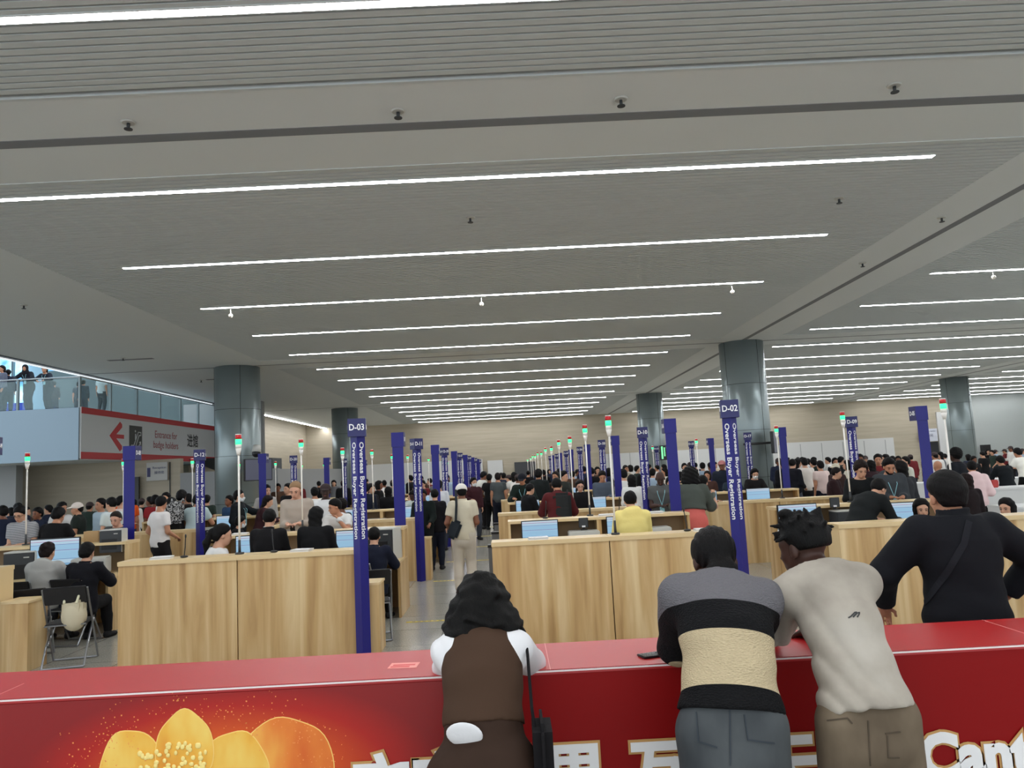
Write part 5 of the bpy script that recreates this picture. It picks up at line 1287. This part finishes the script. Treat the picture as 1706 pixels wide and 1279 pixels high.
# ------------------------------------------------------------------ second rank and queues
M2 = .021
rows = [
 (30, 838, 17, 40, 'stand', 'tee', (40, 44, 60), 'bun', HB, 'tan', 'dark-haired visitor standing behind the man in the striped polo'),
 (4, 843, 16, 60, 'stand', 'tee', (34, 40, 60), 'short', HB, 'brown', 'visitor in dark top at the extreme left edge of the queue'),
 (62, 846, 15.5, 160, 'stand2', 'polo', (32, 38, 56), 'short', HB, 'brown', 'man in navy polo with a lanyard in the left queue'),
 (104, 837, 16.2, -120, 'stand2', 'tee', WHT, 'short', HB, 'tan', 'dark-haired man in white shirt behind the person in plain black'),
 (128, 837, 15.4, 105, 'stand2', 'polo', (36, 42, 38), 'cap', (226, 214, 206), 'tan', 'man in flat white cap and dark green polo in the left queue'),
 (167, 831, 16.2, 150, 'stand', 'long', (176, 196, 208), 'short', HB, 'tan', 'man in pale blue shirt with a backpack strap in the left queue'),
 (185, 829, 14.6, 70, 'stand2', 'tee', (210, 220, 220), 'neat', HB, 'asian', 'dark-haired visitor in pale top just behind the grey-shirted man'),
 (203, 827, 17.2, -60, 'stand2', 'tee', (228, 214, 212), 'short', HB, 'asian', 'man in white and red top beside the orange T-shirt'),
 (212, 822, 18.4, 20, 'stand', 'tee', (232, 96, 34), 'cap', (220, 212, 190), 'tan', 'visitor in bright orange T-shirt and cream cap'),
 (269, 827, 14.2, -32, 'bag', 'tee', (230, 226, 224), 'neat', HB, 'tan', 'man in white T-shirt seen from behind right of D-08'),
 (276, 821, 17.4, 175, 'stand', 'tee', WHT, 'short', HB, 'asian', 'visitor facing forward behind the white T-shirt right of D-08'),
 (259, 825, 18.4, 10, 'stand', 'tee', (150, 44, 48), 'short', HB, 'brown', 'dark-haired visitor in red top close right of D-08'),
 (286, 829, 15.6, 0, 'stand', 'long', (34, 32, 32), 'long', HB, 'asian', 'long-haired visitor in black left of the patterned backpack'),
 (303, 817, 15.8, -12, 'bag', 'tee', (40, 36, 36), 'short', HB, 'brown', 'tall man in black T-shirt wearing the patterned backpack'),
 (330, 824, 15.9, 0, 'counter', 'tee', (186, 204, 206), 'short', HB, 'tan', 'man in pale blue T-shirt with his back turned left of the column'),
 (381, 826, 17.4, 150, 'stand', 'tee', (44, 70, 104), 'short', HB, 'brown', 'visitor in blue T-shirt half behind the D-12 post'),
 (444, 808, 18.2, -140, 'stand2', 'long', (170, 168, 164), 'short', HB, 'asian', 'man in light grey shirt right of the wall screen'),
 (447, 826, 16.6, -80, 'counter', 'long', (60, 34, 38), 'long', (44, 28, 30), 'asian', 'long-haired visitor in maroon below the light grey shirt'),
 (479, 806, 19.5, 150, 'stand', 'long', BLK, 'short', HB, 'asian', 'visitor in black left behind the tall man in beige'),
 (524, 812, 18.6, 20, 'stand', 'tee', WHT, 'short', HB, 'tan', 'visitor in white T-shirt with black strap right of D-20'),
 (609, 805, 18.4, 0, 'stand', 'suit', (24, 28, 42), 'short', HB, 'asian', 'person in dark suit immediately right of the D-03 lettering'),
 (618, 806, 18.9, -125, 'stand2', 'suit', (28, 26, 30), 'long', (50, 34, 34), 'asian', 'long-haired woman in dark suit with white collar right of D-03'),
 (647, 811, 19.6, 0, 'stand', 'suit', (18, 18, 20), 'long', HB, 'asian', 'long-haired person in black left of the plain blue post'),
 (687, 818, 18.3, 170, 'counter', 'polo', (206, 216, 214), 'short', HB, 'dark', 'man in white shirt with dark lanyard right of the plain blue post'),
 (692, 805, 20, 25, 'stand', 'vest', (26, 30, 34), 'short', HB, 'asian', 'attendant in white sleeves and black waistcoat behind the second left counter'),
 (704, 815, 15.4, 180, 'standstaff', 'suit', (18, 26, 24), 'neat', (30, 22, 20), 'brown', 'woman in dark jacket looking down left of the D-11 post'),
 (724, 815, 15.6, 0, 'stand', 'suit', (22, 20, 24), 'neat', HB, 'asian', 'dark-coated person close behind the D-11 post'),
 (731, 800, 19.5, 0, 'stand', 'long', (214, 216, 222), 'short', HB, 'tan', 'visitor in white shirt right of the D-11 post'),
 (789, 796, 22, -155, 'stand2', 'suit', (58, 28, 34), 'short', HB, 'asian', 'masked attendant in maroon waistcoat left of the aisle'),
 (806, 786, 26, -60, 'counter', 'tee', (222, 222, 216), 'short', (30, 30, 34), 'brown', 'visitor in white T-shirt stooping in the aisle'),
 (815, 790, 25.5, -20, 'bag', 'tee', BLK, 'short', HB, 'brown', 'man in black T-shirt in the aisle beside the stooping visitor'),
 (829, 788, 24.6, 0, 'stand', 'tee', (74, 80, 82), 'short', (44, 30, 28), 'tan', 'person in dark grey T-shirt and black trousers walking down the aisle'),
 (869, 789, 18.3, 170, 'counter', 'suit', (24, 36, 32), 'cap', (24, 26, 34), 'tan', 'man in black cap with green lanyard at the second right desk'),
 (883, 806, 16.3, -60, 'standstaff', 'suit', (20, 20, 22), 'neat', HB, 'asian', 'staff member in black at the aisle side of the second right counter'),
 (966, 800, 15.6, 180, 'standstaff', 'suit', (22, 20, 22), 'long', (34, 26, 26), 'fair', 'staff woman with fringe, glasses and white collar facing forward'),
 (939, 785, 18.6, -130, 'stand2', 'jacket', (44, 48, 44), 'short', HB, 'asian', 'man in dark green jacket above the black backpack'),
 (897, 782, 20, -25, 'bag', 'jacket', (28, 32, 32), 'short', HB, 'tan', 'tall man in dark jacket right of the video wall'),
 (925, 786, 20.6, 150, 'stand', 'long', (60, 46, 42), 'short', (50, 36, 34), 'tan', 'brown-haired visitor behind the black backpack carrier'),
 (1003, 785, 18.3, 178, 'phone', 'long', (84, 94, 108), 'short', (40, 28, 26), 'tan', 'man in blue grey shirt looking down at the second right desk'),
 (1037, 782, 19, 20, 'stand', 'long', (222, 222, 220), 'short', HB, 'asian', 'man in white shirt with black straps left of D-10'),
 (1052, 791, 17, -10, 'stand', 'blouse', (226, 226, 224), 'long', HB, 'asian', 'long-haired visitor with white sleeves directly behind the yellow hoodie'),
 (1116, 795, 15.9, 180, 'stand2', 'long', (90, 92, 100), 'short', HB, 'fair', 'visitor with glasses half hidden by the plain post left of the curly hair'),
 (1202, 767, 20.5, 160, 'stand', 'jacket', (30, 36, 48), 'cap', (180, 120, 118), 'brown', 'tall visitor in pinkish cap with a badge left of D-17'),
 (1220, 787, 18.3, 180, 'counter', 'tee', (36, 48, 58), 'neat', HB, 'asian', 'masked man in dark teal T-shirt left of the D-02 post'),
 (1257, 781, 18.4, 180, 'counter', 'long', (30, 28, 30), 'long', HB, 'asian', 'masked long-haired woman right of the D-02 lettering'),
 (1178, 785, 19.5, 150, 'stand', 'long', (74, 50, 44), 'bob', (60, 42, 36), 'tan', 'brown-haired visitor right of the profile man'),
 (1393, 779, 15.7, -120, 'standstaff', 'suit', (44, 26, 28), 'neat', (40, 26, 24), 'asian', 'staff member in dark maroon right of the D-09 post'),
 (1304, 766, 21.5, 0, 'stand', 'suit', (22, 22, 28), 'short', (30, 36, 32), 'tan', 'person in long black coat nearest right of the hanging screen'),
 (1320, 765, 20.5, -60, 'bag', 'jacket', (24, 24, 32), 'neat', HB, 'asian', 'man in black jacket looking right beside the long black coat'),
 (1339, 763, 22, 0, 'stand', 'tee', (226, 218, 210), 'short', HB, 'asian', 'visitor in white T-shirt with black straps left of D-09'),
 (1329, 764, 23, -70, 'stand', 'long', (40, 36, 40), 'long', HB, 'asian', 'long-haired visitor between the black jacket and the white T-shirt'),
 (1365, 768, 20.8, 10, 'stand', 'tee', (236, 214, 208), 'short', HB, 'tan', 'visitor in pinkish white T-shirt beside the D-09 post'),
 (1354, 765, 22.5, 30, 'stand', 'hoodie', (30, 42, 38), 'neat', HB, 'asian', 'visitor in dark green left of the pinkish white T-shirt'),
 (1391, 772, 18.6, 120, 'stand', 'long', (60, 44, 42), 'cap', (214, 206, 184), 'asian', 'visitor in cream cap right of the D-09 post'),
 (1410, 767, 20, 60, 'stand', 'long', (220, 216, 200), 'bob', HB, 'asian', 'visitor with bobbed hair and cream shirt right of the cream cap'),
 (1432, 757, 19.6, 165, 'stand', 'long', (44, 36, 36), 'short', HB, 'brown', 'tall man directly behind the curly reddish hair'),
 (1449, 767, 18.8, 20, 'stand', 'long', (52, 34, 38), 'long', HB, 'asian', 'long-haired visitor left of the bearded man'),
 (1462, 757, 19, 150, 'stand2', 'long', (120, 44, 46), 'short', HB, 'tan', 'visitor in dark red left behind the bearded man'),
 (1507, 761, 20, 90, 'stand', 'long', (212, 214, 200), 'short', HB, 'asian', 'visitor in cream shirt just left of the D-05 post'),
 (1665, 760, 19, 0, 'counter', 'long', (20, 24, 28), 'short', HB, 'tan', 'person in black leaning on the white tables at right'),
 (1694, 747, 21.5, 10, 'counter', 'tee', (236, 234, 226), 'short', HB, 'tan', 'man in white T-shirt at the white tables by the right edge'),
]
TR = [BLK, NAVY, (48, 52, 62), (70, 74, 84), (30, 28, 30)]
for i, (px, py, Y, rot, ps, tk, tcol, hk, hcol, sk, lb) in enumerate(rows):
    ex = []
    if 90 < abs(rot) <= 180: ex.append('face')
    if 'lanyard' in lb: ex.append('lanyard')
    if 'masked' in lb: ex = ['mask', 'face']
    if 'glasses' in lb: ex.append('glasses')
    if 'white collar' in lb: ex.append('collar')
    who(px, py, Y, rot, ps, (tk, tcol), ('trousers', TR[i % 5]), (hk, hcol), sk, lb, M2, ex)
who(294, 863, 16.3, 0, 'sit', ('suit', BLK), ('trousers', BLK), ('neat', HB), 'asian', 'seated dark head behind the second row counter left of D-12', M2)
who(401, 860, 15.7, -60, 'sit', ('suit', (24, 22, 26)), ('trousers', BLK), ('short', HB), 'asian', 'seated masked staff member right of the D-12 post', M2, ('mask', 'face'))
who(399, 817, 17.2, -92, 'point', ('suit', (26, 30, 34)), ('trousers', BLK), ('short', HB), 'asian', 'masked man in dark suit pointing right in front of the left column', M2, ('mask', 'face', 'lanyard'))
# people upstairs behind the glass
ZU = 4.77
for px, py, Y, rot, ps, tk, tcol, hk, hcol, lb in [
    (42, 607, 26.45, 180, 'rail', 'long', (30, 34, 44), 'hijab', (26, 28, 34), 'woman in dark clothes and headscarf leaning on the balcony rail, left one'),
    (74, 610, 26.45, 176, 'rail', 'long', (34, 40, 52), 'long', HB, 'long-haired woman leaning on the balcony rail, right one'),
    (3, 609, 26.6, 150, 'stand2', 'long', (96, 100, 116), 'long', HB, 'person in grey at the left end of the balcony'),
    (14, 616, 26.9, 30, 'stand', 'suit', (36, 42, 60), 'short', HB, 'person in dark blue with back turned on the balcony'),
    (170, 634, 28.2, 0, 'stand', 'tee', (190, 208, 210), 'short', HB, 'man in white T-shirt walking behind the balcony glass'),
    (131, 649, 30.0, 20, 'stand', 'tee', (50, 60, 70), 'short', HB, 'dark-haired person beyond the balcony corner, left of the pair'),
    (139, 647, 29.6, 10, 'stand', 'suit', (44, 54, 62), 'short', HB, 'person in dark coat beyond the balcony corner, right of the pair'),
    (90, 640, 29.5, 10, 'bag', 'long', (60, 62, 66), 'short', HB, 'stooping person in dark grey behind the balcony leaners')]:
    who(px, py, Y, rot, ps, (tk, tcol), ('trousers', (40, 46, 58)), (hk, hcol), 'tan', lb, M2, ('lanyard',) if ps == 'rail' else (), z0=ZU)

# ------------------------------------------------------------------ far crowd
M3 = .03
far = [(609, 798, 25), (632, 801, 23), (640, 800, 27), (655, 799, 25), (683, 792, 31), (701, 793, 29), (704, 800, 25), (726, 796, 25), (744, 791, 27), (531, 802, 36), (839, 788, 30), (835, 788, 33), (847, 791, 27), (856, 787, 25),
 (862, 790, 24), (954, 785, 27), (962, 782, 31), (972, 777, 29), (986, 780, 24), (984, 779, 33), (995, 778, 28), (1005, 778, 31), (1015, 780, 25), (1042, 775, 27), (1049, 775, 31), (1062, 776, 29), (1072, 777, 26), (1081, 774, 27), (1087, 781, 23), (1094, 775, 33),
 (1105, 774, 29), (1106, 780, 24), (1124, 774, 28), (1140, 772, 27), (1149, 770, 29), (1158, 771, 33), (1170, 771, 27), (1183, 771, 25), (1191, 770, 32), (1212, 768, 30), (1297, 763, 25), (1309, 765, 28), (1336, 762, 29), (1356, 762, 27), (1346, 764, 31), (1312, 762, 34), (1329, 762, 36),
 (1378, 762, 29), (1391, 763, 25), (1401, 761, 26), (1418, 762, 30), (1425, 759, 33), (1441, 759, 27), (1465, 757, 23), (1474, 757, 25), (1486, 760, 28), (1496, 760, 24), (1516, 757, 30), (1540, 754, 27), (1547, 757, 32), (1556, 753, 25), (1565, 753, 28), (1573, 756, 34), (1612, 757, 28), (1622, 760, 25), (1636, 752, 30),
 (1645, 749, 38), (1652, 750, 37), (1658, 749, 39), (1683, 743, 36), (1673, 748, 40), (1703, 747, 35), (1690, 751, 38), (715, 797, 33), (668, 797, 34), (765, 792, 31), (775, 790, 36), (783, 789, 41), (880, 784, 35), (892, 783, 41), (905, 783, 33), (915, 782, 44), (930, 781, 38), (945, 781, 43),
 (222, 832, 21), (236, 830, 22), (249, 828, 20.5), (150, 836, 20), (80, 842, 20), (45, 845, 19.5), (18, 846, 20.5), (313, 823, 19), (345, 825, 20), (463, 806, 27), (498, 803, 31), (572, 800, 28), (556, 800, 33)]
cols = [('black', BLK), ('white', (222, 220, 216)), ('navy', (34, 40, 60)), ('grey', (110, 112, 116)), ('dark red', (110, 40, 44)), ('beige', (190, 178, 156)), ('dark green', (44, 56, 50)), ('pale blue', (160, 180, 200)), ('brown', (84, 62, 50))]
hairs = [('short', 'short-haired'), ('neat', 'dark-haired'), ('long', 'long-haired'), ('short', 'short-haired'), ('bob', 'bob-haired'), ('cap', 'capped')]
kinds = ['tee', 'suit', 'long', 'tee', 'jacket']
random.seed(11)
def zone(px):
    marks = [(60, 'at the far left edge'), (160, 'below the blue grey balcony front'), (232, 'below the arrow of the entrance sign'), (360, 'beside the left column'), (560, 'beyond the D-20 post'), (600, 'left of D-03'), (680, 'between D-03 and the plain post'), (760, 'around D-11'), (832, 'at the left side of the aisle'), (900, 'before the dark video wall'),
             (960, 'right of the video wall'), (1010, 'around D-18'), (1060, 'left of D-10'), (1100, 'before the distant right column'), (1130, 'left of the big curly hair'), (1200, 'above the coral dress'), (1290, 'behind D-02'), (1340, 'right of the D-02 column'), (1380, 'left of D-09'), (1440, 'right of D-09'), (1500, 'behind the bearded man'), (1550, 'by the dark doorway'), (1630, 'before the rightmost column')]
    for m, t in marks:
        if px < m: return t
    return 'beyond the white tables'
seen = {}
for i, (px, py, Y) in enumerate(far):
    cn, cc = cols[random.choice([0, 0, 0, 1, 1, 2, 2, 3, 4, 5, 6, 7, 8])] if px < 1640 else cols[0]
    hk, hn = random.choice(hairs); rot = random.choice([0, 10, -20, 60, 150, 180, -150, -90, 90])
    lb = '%s figure in %s, %s' % (hn, cn, zone(px))
    n = seen.get(lb, 0); seen[lb] = n+1
    if n:
        hk, hn = hairs[(i*5+n) % 6]; cn, cc = cols[(i+n*2) % 9]; lb = '%s visitor in %s, %s' % (hn, cn, zone(px))
        if lb in seen: lb = '%s farther visitor in %s clothes, %s' % (hn, cn, zone(px))
        seen[lb] = 1
    who(px, py, Y, rot, random.choice(['stand', 'stand', 'stand2', 'bag']), (random.choice(kinds), cc), ('trousers', TR[i % 5]), (hk, (70, 60, 60) if hk == 'cap' else HB), random.choice(['asian', 'asian', 'tan', 'brown']), lb, M3,
        ('face',) if abs(rot) > 100 and Y < 30 else (), group='distant crowd')

# ------------------------------------------------------------------ white tables at the right
def wtable():
    e = empty('white_table'); MB().box(-.9, .9, -.35, .35, .72, .76, .005).build('table_top', white_wall, e); MB().box(-.88, .88, -.33, -.31, .02, .72).build('front_panel', white_wall, e)
    for s in (-1, 1): MB().box(s*.88-.02, s*.88+.02, -.33, .33, 0, .72).build('side_panel', white_wall, e)
    return e
wtable = Stamp(wtable)
for i, (x, y, lb) in enumerate([(9.6, 13.4, 'white table nearest the rightmost counter'), (11.6, 13.6, 'white table at the right edge, nearest row'), (11.2, 17.9, 'white table before the person in black, middle row'), (13.7, 18.1, 'white table at the right edge, middle row'), (15.2, 22.6, 'white table far behind at the right edge'), (12.6, 22.4, 'white table far behind beside the column')]):
    tag(wtable((x, y, 0), scale=1.15 if i < 2 else 1.25), lb, 'table', 'white tables')
e = empty('steel_barrier', (9.25, 12.0, 0))
for s in (-1, 1): MB().box(s*.16-.02, s*.16+.02, -.02, .02, 0, 1.13).build('upright', steel, e)
MB().box(-.16, .16, -.015, .015, 1.06, 1.12).box(-.16, .16, -.015, .015, .3, .34).build('crossbar', colmet2, e)
tag(e, 'small steel frame standing before the white table at the right', 'barrier')
e = empty('red_bag', (atY(1655, 805, 17.8).x, 17.8, 1.05)); MB().box(-.07, .1, -.05, .05, -.1, .08, .02).build('bag_body', mat('red bag', (176, 48, 44), .5), e); tag(e, 'small red bag on the white table right of the pink hoodie wearer', 'bag')

# chairs under the remaining seated staff
for o in [o for o in C.objects if o.get('category') == 'person' and 'seated' in o['label'].lower()]:
    if all(math.hypot(o.location.x-c.location.x, o.location.y-c.location.y) > .5 for c in C.objects if c.name.startswith('folding_chair')):
        tag(folding_chair((o.location.x, o.location.y, 0), o.rotation_euler.z), 'black folding chair under the ' + ' '.join(o['label'].split()[:9]), 'chair', 'black folding chairs')
import re
for o in C.objects:
    if 'label' in o:
        t = re.sub(r'\b(woman|man)\b', 'person', o['label']); t = t.replace('person person', 'person')
        if o.get('category') == 'person' or t != o['label']: o['label'] = t
